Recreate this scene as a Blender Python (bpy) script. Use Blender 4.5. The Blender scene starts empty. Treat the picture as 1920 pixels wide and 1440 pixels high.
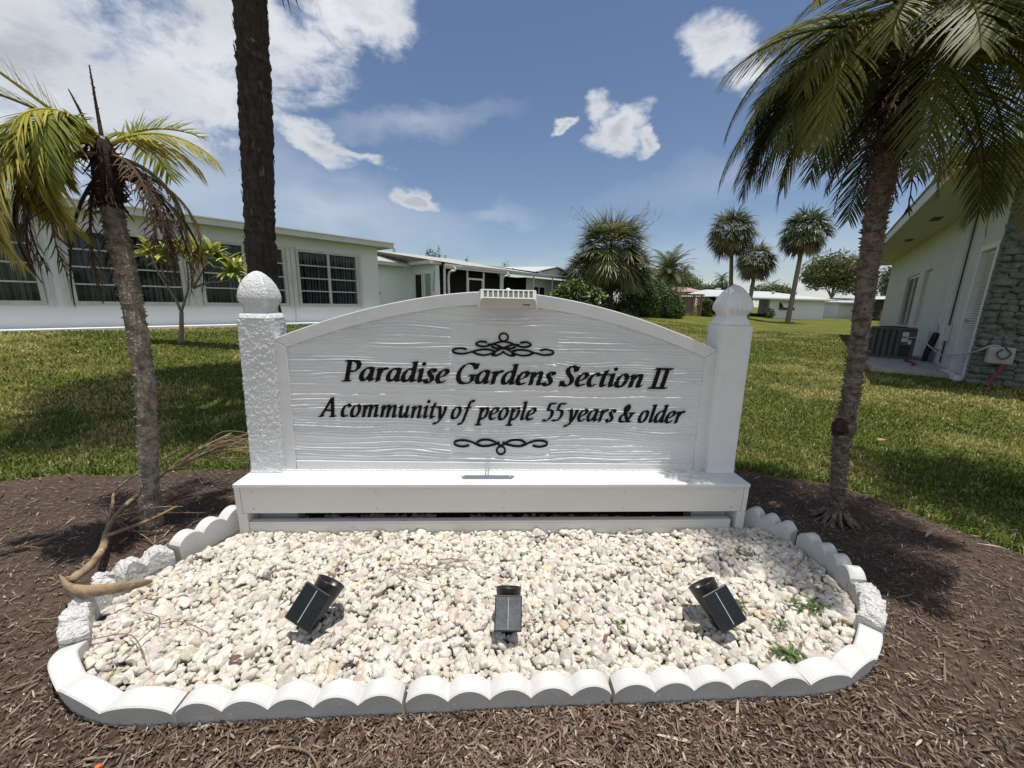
import bpy, math, random
import numpy as np
from mathutils import Vector, Matrix
R = math.radians
rng = np.random.default_rng(7); random.seed(7)
sc = bpy.context.scene

# ------------------------------------------------------------------ camera, sky, sun, exposure
CAMH, PITCH, ROLL = 1.2, R(12.15), R(1.3)
cam = bpy.data.objects.new('camera', bpy.data.cameras.new('camera')); sc.collection.objects.link(cam)
cam.data.sensor_width = 36; cam.data.lens = 720/1920*36; cam.data.clip_start = .02; cam.data.clip_end = 3000
_r0 = Vector((1, 0, 0)); _up = Vector((0, math.sin(PITCH), math.cos(PITCH))); _f = Vector((0, math.cos(PITCH), -math.sin(PITCH)))
_cx = math.cos(ROLL)*_r0+math.sin(ROLL)*_up; _cy = -math.sin(ROLL)*_r0+math.cos(ROLL)*_up
m4 = Matrix((_cx, _cy, -_f)).transposed().to_4x4(); m4.translation = Vector((0, 0, CAMH)); cam.matrix_world = m4
sc.camera = cam
def ray(px, py):
    u = (px-960)/720; v = (720-py)/720
    return (u*_cx+v*_cy+_f)
def cdir(px, py): return ray(px, py).normalized()

SUN = Vector((.10, -.04, 1)).normalized()          # towards the sun, nearly overhead
sun_el = math.asin(SUN.z); sun_az = math.atan2(SUN.x, SUN.y)
W = bpy.data.worlds.new('World'); sc.world = W; W.use_nodes = True
def build_world():
    nt = W.node_tree; nt.nodes.clear(); N = nt.nodes.new; L = nt.links.new
    out = N('ShaderNodeOutputWorld'); bg = N('ShaderNodeBackground'); sky = N('ShaderNodeTexSky')
    sky.sky_type = 'NISHITA'; sky.sun_disc = False; sky.sun_elevation = sun_el; sky.sun_rotation = sun_az
    sky.air_density = 1.0; sky.dust_density = .25; sky.ozone_density = 2.0
    bg.inputs['Strength'].default_value = .090
    tc = N('ShaderNodeTexCoord')
    def vm(op, a, b=None):
        n = N('ShaderNodeVectorMath'); n.operation = op
        L(a, n.inputs[0])
        if b is not None:
            if isinstance(b, (tuple, list, Vector)): n.inputs[1].default_value = tuple(b)
            else: L(b, n.inputs[1])
        return n
    def mt(op, a, b=None, c=None, clamp=False):
        n = N('ShaderNodeMath'); n.operation = op; n.use_clamp = clamp
        for i, q in enumerate((a, b, c)):
            if q is None: continue
            if isinstance(q, (int, float)): n.inputs[i].default_value = q
            else: L(q, n.inputs[i])
        return n.outputs[0]
    D = vm('NORMALIZE', tc.outputs['Generated']).outputs[0]
    def noise(scale, det, rough, vec, dist=0):
        n = N('ShaderNodeTexNoise'); n.inputs['Scale'].default_value = scale; n.inputs['Detail'].default_value = det
        n.inputs['Roughness'].default_value = rough; n.inputs['Distortion'].default_value = dist; L(vec, n.inputs['Vector']); return n
    flat = vm('MULTIPLY', D, (1, 1, 1.7)).outputs[0]
    n1 = noise(4.5, 12, .64, flat, .5); n2 = noise(19, 10, .66, flat, .4); n3 = noise(2.2, 5, .5, flat)
    wn = vm('SUBTRACT', noise(7, 5, .55, flat).outputs['Color'], (.5, .5, .5)).outputs[0]
    Dw = vm('ADD', D, vm('MULTIPLY', wn, (.16, .16, .13)).outputs[0]).outputs[0]
    # cloud banks, in view and unseen ones added for fill light: direction, half-width (right), half-height (up), weight
    def blob(px, py, rx, ry, w, tilt=0):
        d, k = (px.normalized(), 1.) if isinstance(px, Vector) else (cdir(px, py), 1/ray(px, py).length)
        rt = d.cross(Vector((0, 0, 1))).normalized(); up = rt.cross(d)
        if tilt: rt, up = rt*math.cos(tilt)+up*math.sin(tilt), up*math.cos(tilt)-rt*math.sin(tilt)
        a = vm('DOT_PRODUCT', Dw, rt/(rx/720*k)).outputs['Value']; b = vm('DOT_PRODUCT', Dw, up/(ry/720*k)).outputs['Value']
        o1 = d.dot(rt)/(rx/720*k); o2 = d.dot(up)/(ry/720*k)
        a = mt('SUBTRACT', a, o1); b = mt('SUBTRACT', b, o2)
        r2 = mt('ADD', mt('MULTIPLY', a, a), mt('MULTIPLY', b, b))
        m = mt('SUBTRACT', 1, mt('SQRT', r2), clamp=True)
        fr = mt('GREATER_THAN', vm('DOT_PRODUCT', D, d).outputs['Value'], 0)
        return mt('MULTIPLY', mt('MULTIPLY', m, fr), w)
    blobs = [(20, 60, 330, 300, 1.35, 0), (60, 260, 260, 150, .9, 0), (350, 130, 200, 200, 1.25, .3), (470, 60, 300, 130, 1.2, 0), (640, 25, 160, 110, 1.5, 0),
             (560, 90, 110, 70, 1.2, 0), (380, 200, 170, 90, 1.2, 0), (600, 278, 100, 48, 1.6, -.2), (690, 303, 75, 16, 1.1, -.1), (775, 377, 56, 34, 2.2, 0),
             (1138, 200, 50, 36, 1.35, 0), (1172, 243, 78, 46, 1.35, .6), (1063, 222, 26, 14, 1.6, 0), (1220, 262, 30, 22, 1.2, 0), (1345, 80, 90, 62, 1.45, -.5), (1385, 130, 70, 50, 1.2, 0),
             (1580, 510, 70, 22, 1.1, 0), (1480, 530, 160, 22, .9, 0), (-400, 200, 300, 300, 1.2, 0),
             (Vector((.3, -1, .45)), 0, 800, 360, 1.7, 0), (Vector((-1, -.7, .5)), 0, 560, 420, 1.7, 0), (Vector((1, -.6, .6)), 0, 560, 420, 1.7, 0), (Vector((-.3, -.5, 1)), 0, 420, 330, 1.5, 0), (Vector((1, .1, .5)), 0, 300, 260, 1.3, 0)]  # unseen clouds behind and overhead, added to brighten and neutralise the fill light
    tot = None
    for b in blobs:
        v = blob(*b); tot = v if tot is None else mt('MAXIMUM', tot, v)
    shp = mt('ADD', mt('MULTIPLY', tot, .90), mt('MULTIPLY', mt('SUBTRACT', n1.outputs['Fac'], .5), 1.5))
    shp = mt('ADD', shp, mt('MULTIPLY', mt('SUBTRACT', n2.outputs['Fac'], .5), 1.1))
    gate = mt('MULTIPLY', tot, 3.2, clamp=True)
    mr = N('ShaderNodeMapRange'); mr.interpolation_type = 'SMOOTHSTEP'; L(shp, mr.inputs[0]); mr.inputs[1].default_value = .22; mr.inputs[2].default_value = 1.0
    cum = mt('MULTIPLY', mr.outputs[0], gate)
    # thin veils
    veils = [(620, 385, 330, 75, .42, -.1), (330, 330, 420, 150, .4, 0), (790, 235, 220, 30, .35, .2), (930, 405, 90, 22, .25, 0), (150, 250, 500, 260, .32, 0), (1500, 470, 500, 60, .2, 0), (960, 575, 1500, 75, .6, 0), (1500, 300, 500, 60, .22, .1)]
    vt = None
    for b in veils:
        v = blob(*b); vt = v if vt is None else mt('MAXIMUM', vt, v)
    veil = mt('MULTIPLY', vt, mt('ADD', .35, mt('MULTIPLY', noise(6, 8, .6, vm('MULTIPLY', D, (1, 1, 4)).outputs[0], .3).outputs['Fac'], 1.0)))
    cov = mt('MAXIMUM', cum, mt('MULTIPLY', veil, 1.0, clamp=True), clamp=True)
    # cloud body: bright lit edges, greyer thick bases
    thick = N('ShaderNodeMapRange'); L(mt('ADD', mt('MULTIPLY', n3.outputs['Fac'], .9), mt('MULTIPLY', shp, .42)), thick.inputs[0]); thick.inputs[1].default_value = .62; thick.inputs[2].default_value = 1.05
    cc = N('ShaderNodeMix'); cc.data_type = 'RGBA'; L(thick.outputs[0], cc.inputs[0]); cc.inputs[6].default_value = (9.8, 10.0, 10.3, 1); cc.inputs[7].default_value = (5.2, 5.6, 6.3, 1)
    mx = N('ShaderNodeMix'); mx.data_type = 'RGBA'; L(cov, mx.inputs[0]); L(vm('MULTIPLY', sky.outputs[0], (1.08, 1.035, 1.06)).outputs[0], mx.inputs[6]); L(cc.outputs[2], mx.inputs[7])
    L(mx.outputs[2], bg.inputs['Color']); L(bg.outputs[0], out.inputs[0])
build_world()
sl = bpy.data.lights.new('sun', 'SUN'); sl.energy = 4.8; sl.angle = R(.53); sl.color = (1, .96, .89)
so = bpy.data.objects.new('sun', sl); sc.collection.objects.link(so); so.rotation_euler = SUN.to_track_quat('Z', 'Y').to_euler(); so.location = (0, 0, 30)
sc.view_settings.view_transform = 'Standard'; sc.view_settings.look = 'None'; sc.view_settings.gamma = 1; sc.view_settings.exposure = 0.0
sc.cycles.max_bounces = 5; sc.cycles.diffuse_bounces = 3; sc.cycles.glossy_bounces = 2; sc.cycles.transparent_max_bounces = 6
sc.cycles.use_denoising = True

# ------------------------------------------------------------------ materials
def _mix(nt, fac, a, b, mode='MIX'):
    n = nt.nodes.new('ShaderNodeMix'); n.data_type = 'RGBA'; n.blend_type = mode
    for i, q in ((0, fac), (6, a), (7, b)):
        if isinstance(q, (int, float)): n.inputs[i].default_value = q
        elif isinstance(q, tuple): n.inputs[i].default_value = (*q[:3], 1)
        else: nt.links.new(q, n.inputs[i])
    return n.outputs[2]
def mat(name, c1, c2=None, scale=8, detail=6, rough=.7, r2=None, bump=0, bscale=40, bdist=.002, stretch=(1, 1, 1), lo=.35, hi=.65, spots=None, spec=.4,
        tint=False, transl=0, coord='Object', metal=0, c3=None, s3=1.2, bump2=0, b2scale=8, voro=0):
    m = bpy.data.materials.new(name); m.use_nodes = True; nt = m.node_tree; N = nt.nodes.new; L = nt.links.new
    b = nt.nodes['Principled BSDF']; b.inputs['Roughness'].default_value = rough; b.inputs['Metallic'].default_value = metal
    b.inputs['Specular IOR Level'].default_value = spec
    tc = N('ShaderNodeTexCoord'); mp = N('ShaderNodeMapping'); L(tc.outputs[coord], mp.inputs[0]); mp.inputs['Scale'].default_value = stretch
    def noise(s, d=6, ro=.6):
        n = N('ShaderNodeTexNoise'); n.inputs['Scale'].default_value = s; n.inputs['Detail'].default_value = d; n.inputs['Roughness'].default_value = ro
        L(mp.outputs[0], n.inputs['Vector']); return n.outputs['Fac']
    def rmp(v, a, c):
        r = N('ShaderNodeMapRange'); L(v, r.inputs[0]); r.inputs[1].default_value = a; r.inputs[2].default_value = c; return r.outputs[0]
    col = c1
    if c2: col = _mix(nt, rmp(noise(scale, detail), lo, hi), c1, c2)
    if c3: col = _mix(nt, rmp(noise(s3, 4), .5, .66), col, c3)
    if spots: col = _mix(nt, rmp(noise(spots[1], 3), spots[2], spots[2]+.05), col, spots[0])
    if tint:
        at = N('ShaderNodeAttribute'); at.attribute_name = 'tint'
        col = _mix(nt, 1.0, col if not isinstance(col, tuple) else col, at.outputs['Color'], 'MULTIPLY')
    if isinstance(col, tuple): b.inputs['Base Color'].default_value = (*col, 1)
    else: L(col, b.inputs['Base Color'])
    if r2 is not None: L(rmp2(nt, noise(scale*2, 4), rough, r2), b.inputs['Roughness'])
    if bump:
        h = noise(bscale, 5, .62)
        if voro:
            v = N('ShaderNodeTexVoronoi'); v.inputs['Scale'].default_value = voro; L(mp.outputs[0], v.inputs['Vector']); v.feature = 'DISTANCE_TO_EDGE'
            a = N('ShaderNodeMath'); a.operation = 'ADD'; L(h, a.inputs[0]); L(v.outputs['Distance'], a.inputs[1]); h = a.outputs[0]
        bp = N('ShaderNodeBump'); bp.inputs['Strength'].default_value = bump; bp.inputs['Distance'].default_value = bdist; L(h, bp.inputs['Height'])
        if bump2:
            bq = N('ShaderNodeBump'); bq.inputs['Strength'].default_value = bump2; bq.inputs['Distance'].default_value = bdist*4; L(noise(b2scale, 3), bq.inputs['Height']); L(bp.outputs[0], bq.inputs['Normal']); bp = bq
        L(bp.outputs[0], b.inputs['Normal'])
    if transl:
        tr = N('ShaderNodeBsdfTranslucent'); ms = N('ShaderNodeMixShader'); ms.inputs[0].default_value = transl
        if isinstance(col, tuple): tr.inputs[0].default_value = (*col, 1)
        else: L(col, tr.inputs[0])
        L(b.outputs[0], ms.inputs[1]); L(tr.outputs[0], ms.inputs[2]); L(ms.outputs[0], nt.nodes['Material Output'].inputs[0])
    return m
def rmp2(nt, v, a, c):
    r = nt.nodes.new('ShaderNodeMapRange'); nt.links.new(v, r.inputs[0]); r.inputs[1].default_value = .3; r.inputs[2].default_value = .7; r.inputs[3].default_value = a; r.inputs[4].default_value = c; return r.outputs[0]

MT = {}
MT['paint'] = mat('white_sign_paint', (.69, .695, .695), (.63, .635, .635), 5, rough=.42, bump=.5, bscale=130, bdist=.0012, bump2=.25, b2scale=18, spots=((.36, .33, .29), 60, .685), spec=.5)
MT['stucco'] = mat('white_textured_post_paint', (.76, .77, .78), (.69, .70, .71), 7, rough=.38, bump=1.0, bscale=120, bdist=.006, bump2=.35, b2scale=45, spec=.5)
MT['smooth_paint'] = mat('white_smooth_post_paint', (.75, .76, .77), (.69, .70, .71), 7, rough=.38, bump=.45, bscale=50, bdist=.002, bump2=.3, b2scale=20, spec=.5)
MT['panel'] = mat('white_grain_panel_paint', (.715, .725, .735), (.66, .67, .68), 4, rough=.40, bump=.8, bscale=260, bdist=.0009, stretch=(.5, 1, 1.4), spec=.5)
MT['black_paint'] = mat('black_letter_paint', (.004, .004, .0045), (.008, .008, .008), 40, spec=.15, rough=.6, bump=.3, bscale=150, bdist=.0006)
MT['board'] = mat('white_board_paint', (.69, .68, .65), (.63, .62, .59), 3, rough=.5, bump=.5, bscale=60, bdist=.0012, stretch=(.25, 1, 1), spots=((.30, .27, .22), 30, .70))
MT['curb'] = mat('white_concrete_paint', (.62, .615, .60), (.56, .555, .54), 6, rough=.6, bump=.8, bscale=120, bdist=.002, spots=((.42, .41, .40), 60, .71))
MT['curb_side'] = mat('shaded_side_curb_paint', (.56, .55, .54), (.48, .475, .465), 9, rough=.75, bump=.9, bscale=90, bdist=.003, spots=((.80, .79, .77), 34, .70))  # front outer faces: part of their shade is put into this greyer colour
MT['curb_rough'] = mat('white_rough_concrete_paint', (.66, .65, .635), (.58, .575, .56), 6, rough=.65, bump=1, bscale=70, bdist=.009, bump2=.8, b2scale=30)
MT['stone'] = mat('limestone_pebble', (.72, .68, .605), (.57, .52, .455), 22, rough=.85, bump=1, bscale=170, bdist=.004, tint=True, spots=((.50, .41, .31), 70, .66), spec=.2)
MT['bedsoil'] = mat('gravel_bed_soil', (.10, .085, .065), (.05, .04, .03), 60, rough=.95, bump=1, bscale=120, bdist=.004)
MT['mulch'] = mat('mulch_ground', (.040, .025, .017), (.12, .082, .060), 55, detail=10, rough=.95, bump=1, bscale=120, bdist=.008, c3=(.085, .058, .042), s3=1.4, lo=.4, hi=.68)
MT['chip'] = mat('mulch_chip_wood', (1, 1, 1), (.72, .68, .64), 60, rough=.9, tint=True, spec=.2)
MT['lawn'] = mat('lawn_turf', (.085, .108, .016), (.14, .145, .030), 28, detail=9, rough=.95, bump=1, bscale=70, bdist=.03, c3=(.17, .16, .045), s3=.7, lo=.38, hi=.66, spec=.1)
MT['blade'] = mat('grass_blade', (1, 1, 1), rough=.6, tint=True, transl=.3, spec=.25)
MT['frond'] = mat('palm_leaflet', (1, 1, 1), rough=.50, tint=True, transl=.36, spec=.22)
MT['deadfrond'] = mat('dry_palm_leaflet', (1, 1, 1), rough=.85, tint=True, transl=.1, spec=.1)
MT['fan'] = mat('fan_palm_leaf', (1, 1, 1), rough=.45, tint=True, transl=.2, spec=.4)
MT['leaf'] = mat('shrub_leaf', (1, 1, 1), rough=.45, tint=True, transl=.25, spec=.4)
MT['trunkL'] = mat('grey_palm_bark', (.36, .32, .26), (.17, .14, .11), 26, detail=10, rough=.9, bump=1, bscale=55, bdist=.012, stretch=(1, 1, 1.2), voro=38, lo=.4, hi=.6)
MT['trunkR'] = mat('grey_brown_palm_bark', (.27, .23, .19), (.11, .085, .065), 26, detail=10, rough=.9, bump=1, bscale=55, bdist=.014, stretch=(1, 1, 1.5), voro=38, lo=.38, hi=.62)
MT['trunkdark'] = mat('dark_fibrous_bark', (.085, .062, .052), (.035, .024, .020), 14, detail=10, rough=.95, bump=1, bscale=34, bdist=.03, stretch=(1.6, 1.6, .35), spots=((.17, .14, .12), 9, .64))
MT['shaft'] = mat('brown_crown_fibre', (.075, .048, .034), (.028, .017, .013), 25, detail=8, rough=.95, bump=1, bscale=60, bdist=.015, stretch=(1.5, 1.5, .6))
MT['bark'] = mat('grey_branch_bark', (.27, .23, .18), (.15, .12, .09), 30, rough=.85, bump=.8, bscale=60, bdist=.003)
MT['deadwood'] = mat('dry_tan_stalk', (.40, .30, .18), (.20, .14, .085), 16, detail=10, rough=.85, bump=1, bscale=55, bdist=.006, stretch=(1, 1, 1), c3=(.16, .08, .045), s3=5)
MT['wallL'] = mat('pale_grey_green_stucco', (.70, .725, .75), (.66, .685, .71), 1.2, rough=.9, bump=.4, bscale=60, bdist=.004)
MT['wall2'] = mat('pale_blue_white_stucco', (.78, .86, .92), (.74, .82, .88), 1.2, rough=.9, bump=.4, bscale=60, bdist=.004)
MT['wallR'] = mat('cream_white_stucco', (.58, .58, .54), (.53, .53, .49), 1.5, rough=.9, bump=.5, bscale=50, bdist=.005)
MT['wallfar'] = mat('far_white_stucco', (.72, .75, .80), (.67, .70, .75), 2, rough=.9, bump=.3, bscale=30, bdist=.004)
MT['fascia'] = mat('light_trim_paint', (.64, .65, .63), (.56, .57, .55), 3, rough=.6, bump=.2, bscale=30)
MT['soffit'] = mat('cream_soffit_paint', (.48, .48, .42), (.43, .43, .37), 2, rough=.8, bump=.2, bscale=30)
MT['roof'] = mat('pale_gravel_roof', (.44, .43, .41), (.33, .32, .30), 6, detail=10, rough=.95, bump=.6, bscale=40, bdist=.02)
MT['roofwhite'] = mat('white_tile_roof', (.50, .51, .52), (.42, .43, .44), 5, rough=.8, bump=.4, bscale=20, bdist=.02)
MT['roofred'] = mat('faded_red_roof', (.40, .27, .22), (.33, .22, .18), 5, rough=.9)
MT['alu'] = mat('window_aluminium', (.50, .51, .51), (.42, .43, .43), 6, rough=.45, metal=.0, spec=.5)
MT['glass'] = mat('dark_window_glass', (.012, .016, .019), (.02, .026, .03), 2, rough=.06, spec=.6)
MT['curtain'] = mat('hanging_blind_fabric', (.30, .31, .31), (.10, .105, .11), 12, detail=2, rough=.8, stretch=(1, 1, .02), lo=.42, hi=.58)
MT['screen'] = mat('dark_porch_screen', (.012, .012, .013), (.02, .02, .022), 3, rough=.7, spec=.2)
MT['greenpane'] = mat('pale_green_door_glass', (.25, .36, .33), (.20, .30, .28), 2, rough=.12, spec=.6)
MT['gutter'] = mat('white_downspout_metal', (.62, .62, .60), (.54, .54, .52), 5, rough=.5)
MT['concrete'] = mat('grey_concrete', (.40, .38, .35), (.29, .275, .25), 8, rough=.9, bump=.5, bscale=60, bdist=.003)
MT['whiteedge'] = mat('white_foundation_strip', (.74, .74, .72), (.66, .66, .64), 6, rough=.8)
MT['ac'] = mat('grey_metal_cabinet', (.085, .085, .09), (.06, .06, .065), 8, rough=.5, spec=.4)
MT['acdark'] = mat('dark_condenser_coil', (.018, .018, .02), (.03, .03, .032), 20, rough=.6)
MT['aclabel'] = mat('pale_sticker', (.62, .62, .60), (.52, .52, .50), 30, rough=.5)
MT['louver'] = mat('white_louver_paint', (.72, .72, .70), (.66, .66, .64), 6, rough=.5)
MT['rockwall'] = mat('grey_green_stone_cladding', (.17, .185, .165), (.09, .10, .09), 6, detail=8, rough=.8, bump=1, bscale=30, bdist=.02, c3=(.20, .21, .195), s3=7)
MT['plasticblack'] = mat('black_plastic', (.012, .012, .014), (.02, .02, .022), 20, rough=.33, bump=.15, bscale=200, bdist=.0004, spec=.5)
MT['solar'] = mat('solar_cell', (.006, .009, .010), (.010, .014, .015), 40, rough=.2, spec=.35)
MT['solargrey'] = mat('dusty_solar_cell', (.085, .09, .10), (.15, .155, .165), 60, detail=9, rough=.35, spec=.5)
MT['silver'] = mat('silver_busbar', (.60, .60, .58), (.5, .5, .48), 40, rough=.35, metal=.3)
MT['lampwhite'] = mat('white_plastic', (.72, .72, .69), (.66, .66, .63), 20, spec=.2, rough=.6)
MT['lampbeige'] = mat('pale_beige_lens', (.52, .50, .46), (.46, .45, .42), 20, rough=.35)
MT['lampcell'] = mat('grey_green_light_cell', (.16, .17, .13), (.23, .24, .19), 160, detail=4, rough=.8, spec=.1)
MT['red'] = mat('red_hose_rubber', (.25, .03, .02), (.16, .02, .015), 20, rough=.5)
MT['cable'] = mat('pale_cable_sheath', (.48, .48, .45), (.38, .38, .36), 20, rough=.5)
MT['blackrubber'] = mat('black_pipe_insulation', (.015, .015, .015), (.03, .03, .03), 20, rough=.8, bump=.5, bscale=40)
MT['boxgrey'] = mat('grey_utility_box', (.36, .37, .37), (.30, .31, .31), 8, rough=.55)
MT['lattice'] = mat('brown_lattice_wood', (.26, .155, .095), (.18, .10, .065), 20, rough=.85)
MT['orange'] = mat('orange_plastic_scrap', (.80, .16, .05), (.70, .13, .04), 30, rough=.5)
MT['drytwig'] = mat('dry_twig', (.27, .19, .12), (.17, .11, .07), 30, rough=.9)
MT['galv'] = mat('galvanised_vent_metal', (.50, .52, .54), (.36, .38, .40), 10, rough=.4, metal=.6)
MT['debris'] = mat('pale_palm_strip', (.48, .42, .33), (.34, .28, .20), 30, rough=.8)

# ------------------------------------------------------------------ mesh helpers
class MB:
    def __init__(s): s.v = []; s.f = []; s.n = 0; s.t = []; s.m = []
    def add(s, v, f, tint=None, mi=0):
        v = np.asarray(v, float).reshape(-1, 3)
        s.v.append(v); s.f.extend([tuple(int(i)+s.n for i in q) for q in f]); s.m.extend([mi]*len(f))
        if tint is not None: s.t.append(np.broadcast_to(np.asarray(tint, float), (len(v), 3)))
        s.n += len(v); return s
    def box(s, c, d, rot=None, mi=0, tint=None):
        x, y, z = np.array(d)/2
        v = np.array([(a*x, b*y, e*z) for a in (-1, 1) for b in (-1, 1) for e in (-1, 1)])
        if rot is not None: v = v @ np.array(rot).T
        return s.add(v+np.array(c), [(0, 1, 3, 2), (4, 6, 7, 5), (0, 4, 5, 1), (2, 3, 7, 6), (0, 2, 6, 4), (1, 5, 7, 3)], tint, mi)
    def bb(s, x0, x1, y0, y1, z0, z1, mi=0): return s.box(((x0+x1)/2, (y0+y1)/2, (z0+z1)/2), (x1-x0, y1-y0, z1-z0), mi=mi)
    def tube(s, pts, rad, seg=10, cap=True, tint=None, noise=0, mi=0):
        P = np.array([tuple(p) for p in pts], float); n = len(P); rad = np.broadcast_to(np.asarray(rad, float), (n,))
        T = np.gradient(P, axis=0); T /= np.linalg.norm(T, axis=1)[:, None]+1e-9
        ref = np.array([0, 0, 1.]) if abs(T[0][2]) < .9 else np.array([1., 0, 0])
        vs = []; a = np.linspace(0, 2*math.pi, seg, endpoint=False)
        for i in range(n):
            u = np.cross(T[i], ref); u /= np.linalg.norm(u)+1e-9; w = np.cross(u, T[i]); ref = w if False else ref
            r = rad[i]*(1+noise*rng.uniform(-1, 1, seg))
            vs.append(P[i]+(np.cos(a)*r)[:, None]*u+(np.sin(a)*r)[:, None]*w)
        v = np.vstack(vs); f = [(i*seg+j, i*seg+(j+1) % seg, (i+1)*seg+(j+1) % seg, (i+1)*seg+j) for i in range(n-1) for j in range(seg)]
        if cap: f += [tuple(range(seg))[::-1], tuple((n-1)*seg+j for j in range(seg))]
        return s.add(v, f, tint, mi)
    def lathe(s, prof, c=(0, 0, 0), seg=24, sq=0, mi=0, rib=None):
        a = np.linspace(0, 2*math.pi, seg, endpoint=False); vs = []
        for r, z in prof:
            k = np.ones(seg)
            if sq: k = (1/np.maximum(np.abs(np.cos(a)), np.abs(np.sin(a))))**sq
            if rib: k = k*(1+rib[1]*np.cos(a*rib[0]))
            vs.append(np.stack([np.cos(a)*r*k, np.sin(a)*r*k, np.full(seg, z)], 1))
        v = np.vstack(vs)+np.array(c); n = len(prof)
        f = [(i*seg+j, i*seg+(j+1) % seg, (i+1)*seg+(j+1) % seg, (i+1)*seg+j) for i in range(n-1) for j in range(seg)]
        f += [tuple(range(seg))[::-1], tuple((n-1)*seg+j for j in range(seg))]
        return s.add(v, f, mi=mi)
    def strip(s, A, B, tint=None, mi=0):      # quad ribbon between two polylines
        n = len(A); v = np.vstack([np.array(A), np.array(B)])
        return s.add(v, [(i, i+1, n+i+1, n+i) for i in range(n-1)], tint, mi)
    def prism(s, poly, d0, d1, fr, mi=0):     # poly in (u,w); fr maps (u, depth, w) -> world
        n = len(poly); v = [fr(u, d0, w) for u, w in poly]+[fr(u, d1, w) for u, w in poly]
        f = [tuple(range(n)), tuple(range(2*n-1, n-1, -1))]+[(i, n+i, n+(i+1) % n, (i+1) % n) for i in range(n)]
        return s.add(v, f, mi=mi)
    def build(s, name, m, parent=None, smooth=False, bevel=0, loc=None, seg=2):
        me = bpy.data.meshes.new(name)
        me.from_pydata(np.vstack(s.v).tolist() if s.v else [], [], s.f)
        o = bpy.data.objects.new(name, me); sc.collection.objects.link(o)
        for q in (m if isinstance(m, (list, tuple)) else [m]): me.materials.append(q)
        if any(s.m): me.polygons.foreach_set('material_index', s.m)
        if smooth: me.polygons.foreach_set('use_smooth', [True]*len(me.polygons))
        if s.t:
            T = np.vstack(s.t); at = me.color_attributes.new('tint', 'FLOAT_COLOR', 'POINT')
            at.data.foreach_set('color', np.hstack([T, np.ones((len(T), 1))]).ravel().astype(np.float32))
        me.update()
        if loc is not None:
            loc = Vector(loc); o.location = loc
            for v in me.vertices: v.co -= loc
        if bevel:
            b = o.modifiers.new('bevel', 'BEVEL'); b.width = bevel; b.segments = seg; b.limit_method = 'ANGLE'; b.angle_limit = R(40); b.harden_normals = False
        if parent is not None: o.parent = parent; o.matrix_parent_inverse = Matrix.Identity(4)
        return o
def fast(name, V, F, m, T=None, smooth=False, parent=None):     # V (n,3) F (k,4 or 3)
    me = bpy.data.meshes.new(name); k = F.shape[1]
    me.vertices.add(len(V)); me.vertices.foreach_set('co', V.astype(np.float32).ravel())
    me.loops.add(F.size); me.loops.foreach_set('vertex_index', F.astype(np.int32).ravel())
    me.polygons.add(len(F)); me.polygons.foreach_set('loop_start', np.arange(0, F.size, k, dtype=np.int32))
    if smooth: me.polygons.foreach_set('use_smooth', np.ones(len(F), bool))
    me.update(calc_edges=True)
    if T is not None:
        at = me.color_attributes.new('tint', 'FLOAT_COLOR', 'POINT')
        at.data.foreach_set('color', np.hstack([T, np.ones((len(T), 1))]).astype(np.float32).ravel())
    me.materials.append(m); o = bpy.data.objects.new(name, me); sc.collection.objects.link(o)
    if parent is not None: o.parent = parent
    return o
def tag(o, label=None, cat=None, group=None, kind=None):
    for k, v in (('label', label), ('category', cat), ('group', group), ('kind', kind)):
        if v: o[k] = v
    return o
def thing(name, loc, label, cat, group=None, rz=0):
    o = bpy.data.objects.new(name, None); sc.collection.objects.link(o); o.location = loc; o.rotation_euler = (0, 0, rz); o.empty_display_size = .1
    return tag(o, label, cat, group)
def copy_tree(o, parent=None):
    c = o.copy(); sc.collection.objects.link(c)
    if parent is not None: c.parent = parent
    for ch in list(o.children): copy_tree(ch, c)
    return c
def vnoise(x, y, seed=0, cell=1.):      # cheap smooth value noise
    g = np.random.default_rng(seed).uniform(0, 1, (64, 64)); x = np.asarray(x)/cell; y = np.asarray(y)/cell
    xi = np.floor(x).astype(int); yi = np.floor(y).astype(int); fx = x-xi; fy = y-yi; fx = fx*fx*(3-2*fx); fy = fy*fy*(3-2*fy)
    G = lambda a, b: g[a % 64, b % 64]
    return (G(xi, yi)*(1-fx)+G(xi+1, yi)*fx)*(1-fy)+(G(xi, yi+1)*(1-fx)+G(xi+1, yi+1)*fx)*fy
def fbm(x, y, seed, cell, o=4):
    t = 0; a = .5
    for i in range(o): t = t+a*vnoise(x, y, seed+i*13, cell/2**i); a *= .5
    return t/(1-.5**o)
def catmull(P, k=6, closed=False):
    P = np.array(P, float); n = len(P); out = []
    if n == 2: return np.linspace(P[0], P[1], k+1)
    for i in range(n-1 if not closed else n):
        p0 = P[(i-1) % n] if (closed or i > 0) else 2*P[0]-P[1]; p1 = P[i]; p2 = P[(i+1) % n]; p3 = P[(i+2) % n] if (closed or i < n-2) else 2*P[-1]-P[-2]
        for t in np.arange(k)/k:
            out.append(.5*((2*p1)+(-p0+p2)*t+(2*p0-5*p1+4*p2-p3)*t*t+(-p0+3*p1-3*p2+p3)*t**3))
    if not closed: out.append(P[-1])
    return np.array(out)

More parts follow.
